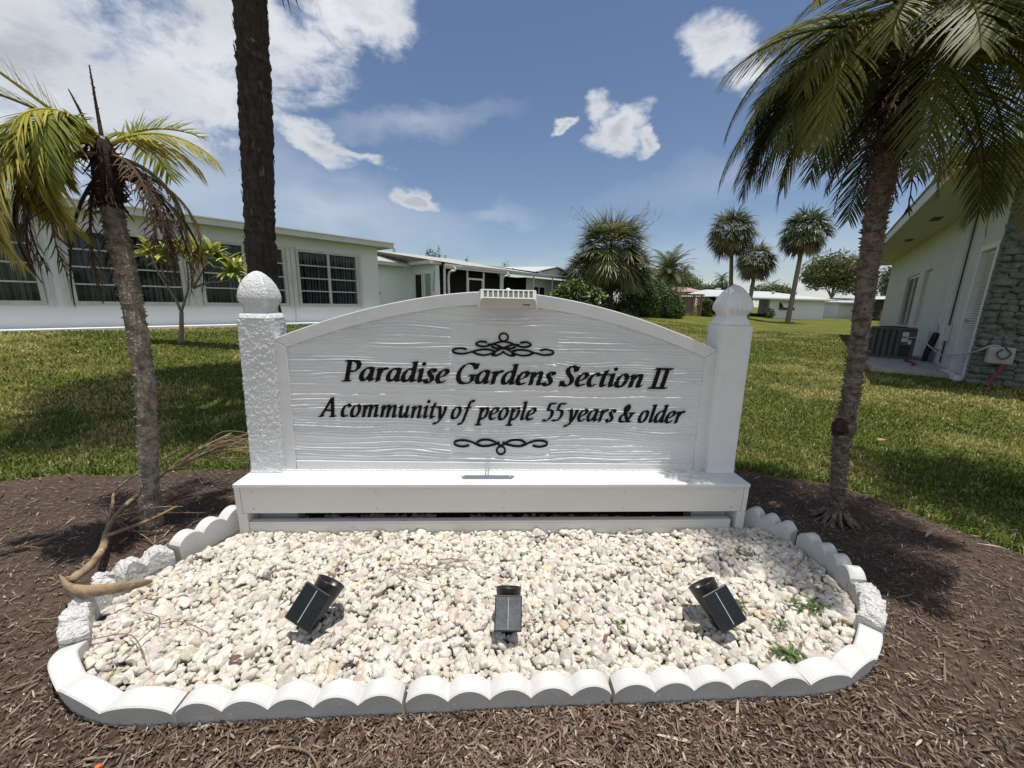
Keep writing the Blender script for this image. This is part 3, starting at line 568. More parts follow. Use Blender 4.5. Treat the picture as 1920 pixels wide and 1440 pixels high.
# lettering: broad-nib italic strokes
def nibM(a, b, ang):
    c, s = math.cos(ang), math.sin(ang); Rr = np.array([[c, -s], [s, c]]); return Rr@np.diag([(a/2)**2, (b/2)**2])@Rr.T
GL = {
 'a': (.62, [[(.46, .60), (.34, .665), (.19, .60), (.08, .41), (.07, .18), (.15, .05), (.25, .07), (.36, .22), (.43, .42)], [(.46, .65), (.445, .4), (.435, .15), (.47, .05), (.57, .14)]]),
 'd': (.62, [[(.46, .60), (.34, .665), (.19, .60), (.08, .41), (.07, .18), (.15, .05), (.25, .07), (.36, .22), (.43, .42)], [(.46, 1.0), (.45, .6), (.435, .15), (.47, .05), (.57, .14)], [(.33, .94), (.45, 1.01)]]),
 'r': (.48, [[(.15, .63), (.145, .35), (.14, .02)], [(.03, .55), (.14, .65)], [(.17, .38), (.25, .56), (.34, .66), (.42, .63)], [(.385, .625), (.425, .60)]]),
 'n': (.66, [[(.15, .63), (.145, .35), (.14, .02)], [(.03, .55), (.14, .65)], [(.17, .38), (.27, .57), (.38, .655), (.465, .60), (.465, .38), (.445, .14), (.49, .05), (.58, .14)]]),
 'm': (.96, [[(.15, .63), (.145, .35), (.14, .02)], [(.03, .55), (.14, .65)], [(.17, .38), (.26, .57), (.36, .655), (.44, .60), (.44, .35), (.43, .02)], [(.46, .38), (.55, .57), (.65, .655), (.74, .60), (.745, .38), (.73, .14), (.77, .05), (.86, .14)]]),
 'u': (.66, [[(.03, .55), (.13, .64), (.14, .4), (.14, .15), (.22, .04), (.33, .13), (.44, .36)], [(.46, .65), (.45, .4), (.44, .15), (.48, .05), (.58, .14)]]),
 'i': (.34, [[(.03, .55), (.14, .65), (.145, .4), (.14, .14), (.18, .05), (.28, .14)], 'dot']),
 'l': (.34, [[(.03, .94), (.15, 1.01)], [(.16, 1.0), (.15, .5), (.14, .14), (.18, .05), (.28, .14)]]),
 't': (.38, [[(.22, .84), (.16, .6), (.14, .3), (.14, .12), (.20, .04), (.31, .13)], [(.02, .615), (.33, .635)]]),
 'c': (.50, [[(.42, .54), (.37, .645), (.26, .655), (.12, .5), (.07, .27), (.12, .08), (.22, .03), (.38, .13)]]),
 'e': (.52, [[(.09, .27), (.24, .32), (.38, .43), (.42, .57), (.34, .655), (.22, .62), (.10, .45), (.07, .22), (.14, .06), (.25, .03), (.41, .14)]]),
 'o': (.57, [[(.27, .655), (.14, .56), (.07, .33), (.09, .11), (.20, .025), (.34, .08), (.43, .32), (.42, .55), (.33, .65), (.26, .655)]]),
 's': (.46, [[(.36, .53), (.33, .645), (.20, .65), (.13, .53), (.20, .39), (.29, .27), (.30, .12), (.20, .02), (.08, .04), (.04, .16)]]),
 'y': (.58, [[(.02, .57), (.10, .65), (.16, .5), (.215, .2), (.24, .03)], [(.41, .65), (.44, .52), (.40, .28), (.30, .02), (.17, -.19), (.05, -.27), (-.02, -.22)]]),
 'p': (.60, [[(.15, .63), (.14, .2), (.125, -.26)], [(.03, .55), (.14, .65)], [(.17, .38), (.27, .57), (.38, .655), (.465, .57), (.465, .33), (.38, .1), (.27, .03), (.17, .09)], [(.0, -.275), (.27, -.275)]]),
 'f': (.42, [[(.50, .93), (.43, 1.0), (.34, .96), (.28, .72), (.22, .3), (.15, -.1), (.05, -.27), (-.06, -.24)], [(.10, .62), (.40, .635)]]),
 'P': (.70, [[(.20, .96), (.195, .5), (.19, .03)], [(.06, .975), (.30, .975)], [(.03, .015), (.36, .015)], [(.22, .965), (.43, .96), (.57, .84), (.56, .62), (.43, .48), (.23, .46)]]),
 'G': (.84, [[(.73, .80), (.63, .94), (.44, .985), (.22, .84), (.09, .52), (.14, .18), (.32, .02), (.52, .03), (.66, .13)], [(.68, .40), (.675, .12)], [(.52, .41), (.82, .41)], [(.76, .97), (.745, .72)]]),
 'S': (.60, [[(.50, .77), (.44, .93), (.30, .985), (.165, .88), (.17, .70), (.30, .52), (.41, .37), (.42, .17), (.31, .03), (.16, .03), (.05, .16)], [(.53, .97), (.505, .72)], [(.03, .26), (.03, .0)]]),
 'I': (.36, [[(.20, .96), (.195, .5), (.19, .03)], [(.03, .975), (.40, .975)], [(.0, .015), (.38, .015)]]),
 'A': (.86, [[(.50, .99), (.30, .5), (.09, .03)], [(.51, .99), (.60, .5), (.67, .03)], [(.20, .34), (.60, .34)], [(-.02, .015), (.20, .015)], [(.52, .015), (.80, .015)]]),
 '5': (.54, [[(.20, .93), (.48, .93)], [(.20, .95), (.165, .78), (.13, .60)], [(.13, .58), (.27, .60), (.40, .50), (.42, .30), (.32, .10), (.17, .01), (.02, .06)]]),
 '&': (.88, [[(.66, .50), (.60, .30), (.46, .10), (.28, .02), (.12, .08), (.08, .26), (.18, .42), (.34, .58), (.41, .78), (.34, .93), (.24, .88), (.22, .72), (.30, .48), (.44, .22), (.58, .05), (.72, .10)], [(.50, .515), (.80, .515)]]),
}
_off = [0]
def stroke_poly(mb, pts, M2, X, depth0, th, lin=False):
    P = catmull(pts, 7); T = np.gradient(P, axis=0); T /= np.linalg.norm(T, axis=1)[:, None]+1e-9; Nn = np.stack([-T[:, 1], T[:, 0]], 1)
    off = (Nn@M2.T)/np.sqrt(np.einsum('ij,jk,ik->i', Nn, M2, Nn))[:, None]
    A = P+off; B = P-off; _off[0] = (_off[0]+1) % 9; d = depth0-_off[0]*.00012
    def cap(p, o, sgn):                                      # rounded nib end
        t = np.array([-o[1], o[0]]); t = t/(np.linalg.norm(t)+1e-9)*np.linalg.norm(o)
        return p
    n = len(P); a = [X(q) for q in A]; b = [X(q) for q in B]
    v = [(x, d, z) for x, z in a]+[(x, d, z) for x, z in b]+[(x, d+th, z) for x, z in a]+[(x, d+th, z) for x, z in b]
    f = []
    for i in range(n-1): f += [(i, n+i, n+i+1, i+1), (i, i+1, 2*n+i+1, 2*n+i), (n+i, 3*n+i, 3*n+i+1, n+i+1)]
    f += [(0, 2*n, 3*n, n), (n-1, 2*n-1, 4*n-1, 3*n-1)]
    mb.add(v, f)
def disc(mb, c, rx, ry, X, depth0, th, seg=18):
    pts = [X((c[0]+rx*math.cos(t), c[1]+ry*math.sin(t))) for t in np.linspace(0, 2*math.pi, seg, endpoint=False)]
    mb.prism([p for p in pts], depth0, depth0+th, lambda u, d, w: (u, d, w))
def lettering(text, u0, u1, base, cap, slant, word_sp, parent, lab, wt=.2):
    adv = 0; place = []
    for ch in text:
        if ch == ' ': adv += word_sp; continue
        place.append((ch, adv)); adv += GL[ch][0]*(.97 if ch != 'I' else 1)
    last = GL[text[-1]][0]; W_ = adv-.04; sx = (u1-u0-.05*cap)/(W_); M2 = nibM(wt, wt*.28, R(24)); mb = MB()
    for ch, x0 in place:
        def X(q, x0=x0): return (u0+(x0+q[0])*sx+q[1]*cap*slant, base+q[1]*cap+TEXTILT*(u0+(x0+q[0])*sx))
        for st in GL[ch][1]:
            if st == 'dot': disc(mb, (.20, .90), .085, .088, X, FY+.0022, .007)
            else: stroke_poly(mb, st, M2, X, FY+.0022, .007)
    o = mb.build('lettering', MT['black_paint'], parent); o['label'] = lab; return o
TEXTILT = -.0125
lettering('Paradise Gardens Section II', -.808, .868, .777, .108, .22, .30, sign, 'upper line of raised black italic letters', .186)
lettering('A community of  people  55 years & older', -.935, .978, .586, .102, .22, .22, sign, 'lower line of smaller raised black italic letters', .166)
def scroll(cx, cz, flip, name, lab, big):
    mb = MB(); M2 = nibM(.30, .13, R(80)); s = .062
    def X(q): return (cx+q[0]*s*1.0, cz+flip*q[1]*s*(.54 if big else .62))
    def Xm(q): return (cx-q[0]*s*1.0, cz+flip*q[1]*s*(.54 if big else .62))
    SL = [[(-2.75, .32), (-3.3, .50), (-3.95, .25), (-3.9, -.25), (-3.2, -.42), (-2.5, -.15), (-1.9, .35), (-1.3, .42), (-.6, .2), (-.15, -.15)],
          [(-2.1, -.1), (-1.7, -.45), (-1.1, -.5), (-.6, -.25), (-.2, .2), (.1, .45)], [(-2.3, .0), (-2.0, .2), (-1.75, .3)]]
    if big:
        SL = [[(-3.0, .05), (-3.5, .2), (-4.1, -.05), (-4.0, -.5), (-3.3, -.65), (-2.6, -.35), (-1.9, .0), (-1.2, .05), (-.7, -.2)],
              [(-2.5, -.35), (-2.1, -.7), (-1.5, -.8), (-.9, -.5), (-.4, 0), (.2, .5), (.8, .85), (1.3, .8)],
              [(-1.35, 1.15), (-1.9, 1.25), (-2.25, .9), (-1.9, .55), (-1.3, .6), (-.6, 1.1), (0, 1.3)],
              [(-.65, -.6), (-.95, -.75), (-.6, -.85), (-.2, -.55), (.1, -.2)], [(-1.0, .55), (-.5, .2), (.1, .3), (.5, .6)]]
    for st in SL:
        stroke_poly(mb, st, M2, X, FY+.0022, .007); stroke_poly(mb, st, M2, Xm, FY+.0021, .007)
    ring = [(.36*math.cos(t), (1.95 if big else 1.05)*1+.58*math.sin(t)) for t in np.linspace(0, 2*math.pi, 15)]
    stroke_poly(mb, ring, nibM(.15, .24, 0), X, FY+.0022, .007)
    o = mb.build('scroll_ornament', MT['black_paint'], sign); o['label'] = lab
scroll(.008, .957, 1, 'scroll', 'larger black scroll above the words', True)
scroll(.004, .456, -1, 'scroll', 'small flat black scroll under the words', False)

# solar lamp on top of the sign (own thing)
lampT = thing('solar_lamp', sign.matrix_world @ Vector((0, 0, 0)), 'white solar lamp with a row of small cells on top of the sign arch', 'lamp', rz=YAW)
lampT.location = SO
def toplamp():
    x0, x1, ox = -.098, .142, .022; ya, yb, yc = .004, .020, .030; zt, zm, zb = 1.251, 1.211, 1.171
    D = np.array([0, yb-ya, zt-zm]); Dl = np.linalg.norm(D); D /= Dl; Nn = np.array([0, -D[2], D[1]])
    def P(x, t, o): return np.array([x, ya, zm])+D*t*Dl+Nn*o
    def slab(b, xa, xb, t0, t1, o0, o1):
        v = [P(x, t, o) for x in (xa, xb) for t in (t0, t1) for o in (o0, o1)]; b.add(v, [(0, 1, 3, 2), (4, 6, 7, 5), (0, 4, 5, 1), (2, 3, 7, 6), (0, 2, 6, 4), (1, 5, 7, 3)])
    b = MB(); slab(b, x0, x1, 0, .13, 0, .003); slab(b, x0, x1, .87, 1, 0, .003)
    for i in range(11): x = x0+.004+(x1-x0-.008)*i/10; slab(b, x-.0032, x+.0032, .131, .869, 0, .0028)
    b.build('cell_frame', MT['lampwhite'], lampT)
    b = MB(); slab(b, x0+.001, x1-.001, .01, .99, -.004, -.0005); b.build('light_cells', MT['lampcell'], lampT)
    b = MB(); v = [(x0, ya, zm-.001), (x1, ya, zm-.001), (x1+.012, yc, zb), (x0-.012, yc, zb)]; b.add(v+[(p[0], p[1]+.004, p[2]) for p in v], [(0, 3, 2, 1), (4, 5, 6, 7), (0, 1, 5, 4), (1, 2, 6, 5), (2, 3, 7, 6), (3, 0, 4, 7)]); ln = b.build('lens', MT['lampbeige'], lampT)
    b = MB(); b.bb(x1-.050, x1-.018, yc-.012, yc-.010, zb+.012, zb+.016); b.build('maker_plate', MT['plasticblack'], ln)
    for s, x in ((-1, x0-.0005), (1, x1+.0005)):
        q = [(x, ya-.003, zm-.004), (x, yb, zt+.001), (x+s*.008, yb+.03, zt-.004), (x+s*.014, yc+.004, zb-.006)]; v = q+[(p[0]+s*.005, p[1], p[2]) for p in q]
        b = MB(); b.add(v, [(0, 1, 2, 3), (7, 6, 5, 4), (0, 4, 5, 1), (1, 5, 6, 2), (2, 6, 7, 3), (3, 7, 4, 0)]); b.build('side_cheek', MT['lampwhite'], lampT)
    b = MB(); b.bb(x0, x1, yb+.0005, yb+.028, zt-.010, zt-.004); b.build('back_plate', MT['lampwhite'], lampT)
    b = MB(); b.lathe([(.013, 0), (.013, .004), (.010, .007), (.006, .010), (.001, .012)], (ox, yb+.014, zt-.0035), 16); b.build('sensor_dome', MT['lampwhite'], lampT, smooth=True)
    for x in (ox-.007, ox+.007): b = MB(); b.tube([(x, yb+.02, zt-.012), (x, .19, zt-.012)], .0035, 8); b.build('arm', MT['lampwhite'], lampT)
    b = MB(); b.bb(ox-.03, ox+.03, .150-.004, .2035, 1.2485, 1.2525); b.build('clamp', MT['lampwhite'], lampT)
toplamp()

# ------------------------------------------------------------------ solar spotlights
def spotlight(base, yaw, headtilt, label, dusty=False, roll=0):
    t = thing('solar_spotlight', base, label, 'spotlight', 'black solar spotlights in the gravel', rz=yaw); t.rotation_euler = (0, roll, yaw); t.scale = (1.12,)*3 if roll else (1,)*3
    ct, st_ = math.cos(headtilt), math.sin(headtilt)
    def Xf(p): x, y, z = p; return np.array([x, y*ct+z*st_, -y*st_+z*ct+.052])      # barrel leans back to the sign
    def put(m, name, mm, par=None, **k): v = np.vstack(m.v); m.v = [np.array([Xf(p) for p in v])]; return m.build(name, mm, par or t, **k)
    m = MB(); m.lathe([(.018, -.020), (.024, -.014), (.031, .0), (.037, .045), (.043, .085), (.046, .110), (.047, .112), (.044, .112), (.041, .095), (.034, .088), (.001, .088)], seg=36); put(m, 'lamp_head', MT['plasticblack'], smooth=True)
    m = MB(); m.bb(-.047, .047, -.062, -.054, -.018, .092); sp = put(m, 'solar_panel', MT['plasticblack'], bevel=.003)
    m = MB()
    for i in range(8): z0 = -.0125+i*.0125; m.bb(-.043, .043, -.0630, -.0622, z0, z0+.0121)
    put(m, 'cells', MT['solargrey' if dusty else 'solar'], sp)
    m = MB(); m.bb(-.0010, .0010, -.0640, -.0632, -.010, .085); put(m, 'busbar', MT['silver'], sp)
    m = MB(); m.bb(-.014, .014, -.0535, -.030, .005, .055); m.bb(-.024, .024, -.050, -.018, -.016, .004); put(m, 'bracket', MT['plasticblack'], bevel=.002)
    m = MB(); m.tube([(-.022, .006, .030), (.022, .006, .030)], .020, 20); m.tube([(-.027, .006, .030), (.027, .006, .030)], .010, 12); m.build('hinge', MT['plasticblack'], t, bevel=.001)
    m = MB(); m.tube([(0, .006, .028), (0, .008, .01), (0, .009, -.02)], [.014, .012, .008], 12); m.build('stake', MT['plasticblack'], t, smooth=True)
    return t
spotlight((-.715, 1.160, .034), R(-17), R(40), 'solar spotlight left of centre in the gravel with its panel turned to the left', roll=R(18))
spotlight((.005, 1.155, .034), R(0), R(34), 'middle solar spotlight with dusty grey panel facing straight forward', True)
spotlight((.800, 1.195, .034), R(16), R(40), 'solar spotlight on the right in the gravel with its panel turned to the right', roll=R(-19))

# ------------------------------------------------------------------ palms
def leaflet(mb, p, d, up, L, w, droop, tint, seg=3, curl=0):
    d = d/np.linalg.norm(d); s = np.cross(d, up); s /= np.linalg.norm(s)+1e-9; A = []; B = []; q = p.copy(); dd = d.copy()
    for i in range(seg+1):
        t = i/seg; ww = w*(.75 if i == 0 else math.sin(math.pi*(.22+.78*t)) if i < seg else .04)
        A.append(q+s*ww*.5); B.append(q-s*ww*.5)
        dd = dd+np.array([0, 0, -droop/seg])+curl*s*.3*rng.normal(); dd /= np.linalg.norm(dd); q = q+dd*L/seg
    mb.strip(A, B, tint)
def frond(mb, p0, az, el, L, droop, tint, nl=34, ll=.24, w=.013, lift=.35, ldroop=.5, curl=0, fold=0., seg=3, sk=1.0, ramp=1.4, miss=0, start=.12):
    """one feather frond: arching midrib with two rows of narrow leaflets"""
    n = 16; P = [np.array(p0, float)]; a = az
    for i in range(n):
        e = el-droop*((i+.5)/n)**ramp; d = np.array([math.cos(a)*math.cos(e), math.sin(a)*math.cos(e), math.sin(e)]); P.append(P[-1]+d*L/n)
    P = np.array(P); mb.tube(P, np.linspace(.008*sk, .0018, n+1), 5, tint=np.array(tint)*np.array([1.25, 1.2, 1.1]))
    for k in range(nl):
        if rng.random() < miss: continue
        t = start+(1-start)*(k+.5)/nl; f = t*n; i = min(int(f), n-1); q = P[i]+(P[i+1]-P[i])*(f-i); T = P[i+1]-P[i]; T /= np.linalg.norm(T)
        sd = np.cross(T, [0, 0, 1]); 
        if np.linalg.norm(sd) < .05: sd = np.array([-math.sin(a), math.cos(a), 0])
        sd /= np.linalg.norm(sd); up = np.cross(sd, T); l = ll*math.sin(math.pi*(.14+.80*t))**.7*rng.uniform(.85, 1.12)
        for s in (-1, 1):
            fw = .55+.8*t+rng.uniform(-.1, .1)
            d = T*fw+sd*s*(1-fold)+up*(lift+fold*.5)*rng.uniform(.6, 1.3)
            tt = np.array(tint)*rng.uniform(.78, 1.22)*(1, rng.uniform(.95, 1.05), 1)
            leaflet(mb, q, d, up, l, w, ldroop*rng.uniform(.6, 1.4), tt, seg, curl)
    return mb
GREENS = [(.34, .35, .065), (.43, .40, .085), (.26, .28, .055), (.50, .43, .12), (.19, .22, .045)]
DEAD = [(.075, .048, .038), (.11, .075, .052), (.05, .032, .027), (.16, .115, .068)]
def scaly_trunk(path, rad, spikes, seg=26, name='trunk', m=None, parent=None, bumpy=.07, spk=.014):
    P = catmull(path, 14); n = len(P); rr = np.interp(np.linspace(0, 1, n), np.linspace(0, 1, len(rad)), rad)
    b = MB(); b.tube(P, rr, seg, noise=bumpy)
    for _ in range(spikes):                                    # old leaf-base stubs
        i = rng.integers(1, n-1); a = rng.uniform(0, 2*math.pi); c = P[i]; o = np.array([math.cos(a), math.sin(a), 0]); r_ = rr[i]
        s = np.array([-math.sin(a), math.cos(a), 0]); w = rng.uniform(.004, .009); h = rng.uniform(.4, 1.0)*spk; z = rng.uniform(-.01, .01)
        q = c+np.array([0, 0, z]); b.add([q+o*r_*.9-s*w, q+o*r_*.9+s*w, q+o*r_*.9+np.array([0, 0, .014]), q+o*(r_+h)+np.array([0, 0, .006+h*.4])], [(0, 1, 3), (1, 2, 3), (2, 0, 3)])
    return b.build(name, m, parent, smooth=False)
def deg(*a): return [R(q) for q in a]

# left young palm
BL = Vector((-1.87, 1.80, 0)); palmL = thing('young_palm', BL, 'small leaning palm with sparse yellow green and dead brown fronds left of the sign', 'palm tree')
scaly_trunk([(0, 0, -.02), (.03, 0, .25), (.10, 0, .75), (.11, 0, 1.2), (.10, 0, 1.5), (.095, 0, 1.68)], [.051, .039, .038, .038, .038, .036, .034], 700, m=MT['trunkL'], parent=palmL)
CL = np.array([.11, 0, 1.80])
b = MB(); b.tube([(.095, 0, 1.56), (.10, 0, 1.68), (.11, 0, 1.77), (.11, 0, 1.83)], [.040, .050, .042, .026], 18, noise=.14)
for _ in range(160):
    a = rng.uniform(0, 2*math.pi); z = rng.uniform(1.56, 1.80); r_ = .042; p = np.array([.10+math.cos(a)*r_, math.sin(a)*r_, z])
    b.tube([p, p+np.array([math.cos(a)*.03, math.sin(a)*.03, rng.uniform(-.07, .05)])], [.004, .001], 4)
b.build('crown_shaft', MT['shaft'], palmL)
LF = [ (225, 52, .40, 165, 0, .20, -.05, 0, .6, 0), (232, 58, .50, 165, 4, .21, -.05, 0, .65, 0), (214, 56, .50, 160, 1, .21, -.05, 0, .65, 0), (-60, 20, .48, 130, 'd', .11, 0, 0, .55, .05), (-45, 0, .50, 100, 'd', .11, 0, 0, .55, .1), # az, el, L, droop(deg), kind, leaflet length, lift, fold, ramp, missing
 (180, 40, .68, 6, 1, .13, .2, .8, 1.2, .1), (165, 32, .50, 40, 2, .13, .2, .4, 1.2, .15), (88, 86, .27, 3, 's', .012, .0, 1.2, 1.3, 0), (150, 74, .18, 3, 's', .012, .0, 1.2, 1.3, 0),
 (12, 52, .38, 60, 0, .11, .7, .1, 1.0, .15), (-24, 34, .42, 85, 1, .18, -.25, 0, 1.2, .05), (-10, 30, .34, 90, 3, .17, -.2, 0, 1.1, .15), (185, 26, .70, 135, 0, .21, -.1, 0, .85, .0), (198, 30, .80, 155, 1, .22, -.1, 0, .75, .0), (172, 16, .66, 125, 3, .2, 0, 0, .8, .05), (190, 8, .72, 120, 1, .2, -.1, 0, .8, .05),
 (200, 35, .56, 160, 0, .22, -.05, 0, .7, 0), (212, 42, .54, 165, 1, .22, -.05, 0, .65, 0), (188, 24, .68, 140, 2, .22, 0, 0, .7, 0), (214, 44, .50, 165, 0, .22, -.05, 0, .65, 0), (222, 30, .58, 160, 1, .22, -.05, 0, .65, 0), (-12, 14, .50, 125, 'd', .12, .0, 0, .6, .05), (-28, 26, .48, 140, 'd', .11, .0, 0, .6, .05), (226, 34, .40, 150, 0, .19, 0, 0, .7, .05), (196, 12, .66, 120, 1, .2, -.1, 0, .7, 0), (60, 40, .5, 90, 2, .18, 0, 0, 1, .1), (110, 35, .55, 80, 4, .18, 0, 0, 1, .1), (208, 14, .78, 130, 3, .2, -.1, 0, .75, 0),
 (5, 20, .56, 135, 'd', .12, 0, 0, .7, .15), (-20, 22, .60, 145, 'm', .13, 0, 0, .7, .1), (-35, 10, .62, 120, 'd', .12, 0, 0, .6, .15), (-10, 5, .60, 110, 'd', .12, 0, 0, .6, .15), (-55, 5, .62, 115, 'd', .11, 0, 0, .55, .2), (160, 10, .62, 120, 'd', .13, 0, 0, .6, .2), (190, 12, .66, 125, 'd', .13, 0, 0, .6, .2), (205, 5, .60, 110, 'd', .12, 0, 0, .6, .2), (225, -5, .60, 100, 'd', .12, 0, 0, .6, .25),
 (120, -30, .62, 70, 'd', .09, 0, .3, .6, .2), (100, -30, .60, 60, 'd', .09, 0, .4, .6, .2), (350, -20, .60, 80, 'd', .10, 0, .2, .6, .25), (40, -10, .55, 90, 'd', .11, 0, 0, .6, .3), (330, -35, .55, 60, 'd', .09, 0, .3, .6, .3), (180, 8, .62, 115, 'd', .09, 0, .4, .6, .2), (205, -10, .60, 85, 'd', .08, 0, .5, .6, .2), (180, -50, .58, 40, 'd', .08, 0, .4, .6, .2)]
for az, el, L_, dr, kd, ll, lift, fold, ramp, ms in LF:
    az = az+44
    b = MB(); dead = kd in ('d', 'm', 's')
    tint = (np.array(DEAD[rng.integers(4)]) if kd in ('d', 's') else np.array((.26, .17, .06)) if kd == 'm' else np.array(GREENS[kd]))
    p = CL+np.array([math.cos(R(az))*.03, math.sin(R(az))*.03, rng.uniform(-.12, -.02) if dead and kd != 's' else rng.uniform(.0, .06)])
    frond(b, p, R(az), R(el), L_*(.9 if not dead and az > 215 else 1), R(dr), tint, nl=30 if dead else 46, ll=ll, w=.0055 if dead else .0085, lift=lift, ldroop=.7 if dead else .45, curl=.9 if dead else .12, fold=fold, ramp=ramp, miss=ms)
    o = b.build('frond', MT['deadfrond' if dead else 'frond'], palmL)
    if dead: o['label'] = 'dry brown curled frond'

# right, fuller palm
BR = Vector((1.885, 2.02, 0)); palmR = thing('leaning_palm', BR, 'spiny trunked palm with a full drooping green crown at the right of the sign', 'palm tree')
scaly_trunk([(0, 0, -.02), (-.02, 0, .2), (-.055, 0, .5), (-.05, 0, .56), (-.065, 0, .87), (-.105, 0, 1.41), (-.125, 0, 1.7), (-.12, 0, 2.0)], [.042, .032, .037, .040, .035, .037, .041, .044, .046], 1300, m=MT['trunkR'], parent=palmR, bumpy=.08, spk=.020)
b = MB(); 
for k in range(60):
    a = rng.uniform(0, 2*math.pi); b.tube([(math.cos(a)*.045, math.sin(a)*.045, .07), (math.cos(a)*.075, math.sin(a)*.075, .03), (math.cos(a)*rng.uniform(.1, .14), math.sin(a)*rng.uniform(.1, .14), .0)], [.008, .006, .003], 5)
b.build('root_mat', MT['trunkR'], palmR)
b = MB(); v, f = icosphere(3); g = np.random.default_rng(3)
vv = v*(1+.22*np.sin(v@g.normal(size=3)*6)[:, None]+.12*np.sin(v@g.normal(size=3)*13)[:, None]); b.add(vv*(.034, .032, .045)+(-.092, -.012, .57), f); b.build('trunk_knot', MT['shaft'], palmR, smooth=True)
b = MB(); b.tube([(-.12, 0, 1.92), (-.125, 0, 2.1), (-.12, 0, 2.25), (-.10, 0, 2.40)], [.052, .064, .058, .02], 20, noise=.14)
for _ in range(200):
    a = rng.uniform(0, 2*math.pi); z = rng.uniform(1.9, 2.35); p = np.array([-.12+math.cos(a)*.056, math.sin(a)*.056, z])
    b.tube([p, p+np.array([math.cos(a)*.04, math.sin(a)*.04, rng.uniform(-.12, .06)])], [.005, .0012], 4)
b.build('crown_shaft', MT['shaft'], palmR)
CR = np.array([-.11, 0, 2.40]); GR = [(.115, .125, .026), (.165, .165, .034), (.08, .09, .024), (.27, .245, .055), (.12, .132, .034)]
rg = np.random.default_rng(11)
cfg = []
for k in range(46):
    az = k*137.5+rg.uniform(-12, 12); lv = k/46; cfg.append((az, 62-lv*82+rg.uniform(-6, 6), rg.uniform(.82, .94)*(.84 if math.cos(R(az-137)) > .4 else 1), 90+rg.uniform(-10, 15)-lv*10))
for az, el, L_, dr in cfg+[(138, 20, .80, 100), (150, 14, .94, 95), (163, 24, .92, 105), (130, 28, .78, 110), (125, 10, .92, 95), (172, 34, .85, 115), (-45, 14, 1.0, 100), (-65, 18, .95, 105), (-90, 26, .85, 105), (-80, 5, .85, 90), (222, 30, .62, 100), (196, 34, .70, 110), (142, 38, .72, 120), (135, 50, .68, 125), (-25, 10, 1, 90), (-55, 4, 1, 90), (-100, 38, .75, 115), (144, 2, .86, 80), (132, 0, .84, 80)]:
    b = MB(); t = np.array(GR[rg.choice(5, p=[.28, .22, .22, .10, .18])])
    p = CR+np.array([math.cos(R(az))*.05, math.sin(R(az))*.05, rg.uniform(-.12, .10)])
    frond(b, p, R(az), R(el), L_, R(max(30, dr)), t, nl=58, ll=.24, w=.0072, lift=-.05, ldroop=.5, curl=.12, ramp=.85, sk=1.3, miss=.03)
    b.build('frond', MT['frond'], palmR)
for az, el in ((215, -35), (240, -45), (190, -30), (280, -40), (320, -30), (20, -40), (150, -45)):
    b = MB(); frond(b, CR+np.array([0, 0, -.15]), R(az), R(el), .62, R(45), DEAD[rg.integers(4)], nl=30, ll=.12, w=.006, lift=0, ldroop=.8, curl=.8, ramp=.6, miss=.25, fold=.2)
    o = b.build('frond', MT['deadfrond'], palmR); o['label'] = 'dry brown curled frond'
# second palm of the same kind just past the right edge: its crown fills the upper right corner
BR2 = Vector((3.50, 2.32, 0)); palmR2 = thing('leaning_palm', BR2, 'second palm at the right edge whose crown fills the upper right corner', 'palm tree')
scaly_trunk([(0, 0, -.02), (.02, 0, .5), (.03, 0, 1.2), (.02, 0, 2.3)], [.07, .06, .06, .07], 500, m=MT['trunkR'], parent=palmR2)
for k in range(44):
    az = k*137.5; lv = k/44; b = MB(); t = np.array(GR[rg.choice(5)])
    frond(b, np.array([.02, 0, 2.45+rg.uniform(-.1, .1)]), R(az), R(60-lv*80), rg.uniform(.95, 1.1), R(95), t, nl=54, ll=.25, w=.0075, lift=-.05, ldroop=.5, curl=.12, ramp=.85, sk=1.3)
    b.build('frond', MT['frond'], palmR2)

# tall dark trunk behind the left post, its crown above the picture
def fan_leaf(mb, hub, d, up, L, tint, nseg=18, spread=2.6, w=.03, droop=.6, seg=3, pet=0.):
    d = d/np.linalg.norm(d); s = np.cross(d, up); s /= np.linalg.norm(s)+1e-9; u = np.cross(s, d)
    for i in range(nseg):
        a = (i/(nseg-1)-.5)*spread; dd = d*math.cos(a)+s*math.sin(a)+u*rng.uniform(-.12, .2); l = L*(.7+.3*math.cos(a))*rng.uniform(.85, 1.1)
        leaflet(mb, hub, dd, u, l, w, droop*rng.uniform(.6, 1.5), np.array(tint)*rng.uniform(.75, 1.25), seg)
def fan_crown(c, rad, n, L, name, parent, tints, squash=1., w=.03, down=-.75, nseg=16, deadn=0, droop=.6, seg=3):
    mb = MB(); c = np.array(c, float)
    for k in range(n):
        z = 1-(1-down)*(k+.5)/n; a = k*2.39996+rng.uniform(-.2, .2); r_ = math.sqrt(max(0, 1-z*z)); d = np.array([math.cos(a)*r_, math.sin(a)*r_, z*squash]); l = rad*rng.uniform(.45, .72)
        hub = c+d*l; tint = np.array(tints[rng.integers(len(tints))]) if z > -.45 or not deadn else np.array((.16, .115, .06))
        mb.tube([c+d*.05*rad, c+d*l*.6+np.array([0, 0, .03*rad]), hub], [.022*rad*.6, .012*rad*.6, .008*rad*.6], 4, tint=tint*1.1)
        fan_leaf(mb, hub, d+np.array([0, 0, -.25]), np.array([0, 0, 1.]) if abs(d[2]) < .9 else np.array([1., 0, 0]), L*rng.uniform(.85, 1.1), tint, nseg=nseg, w=w, droop=droop, seg=seg)
    return mb.build(name, MT['fan'], parent)
SAB = [(.105, .125, .05), (.15, .165, .075), (.08, .095, .04), (.20, .205, .11), (.26, .255, .16)]
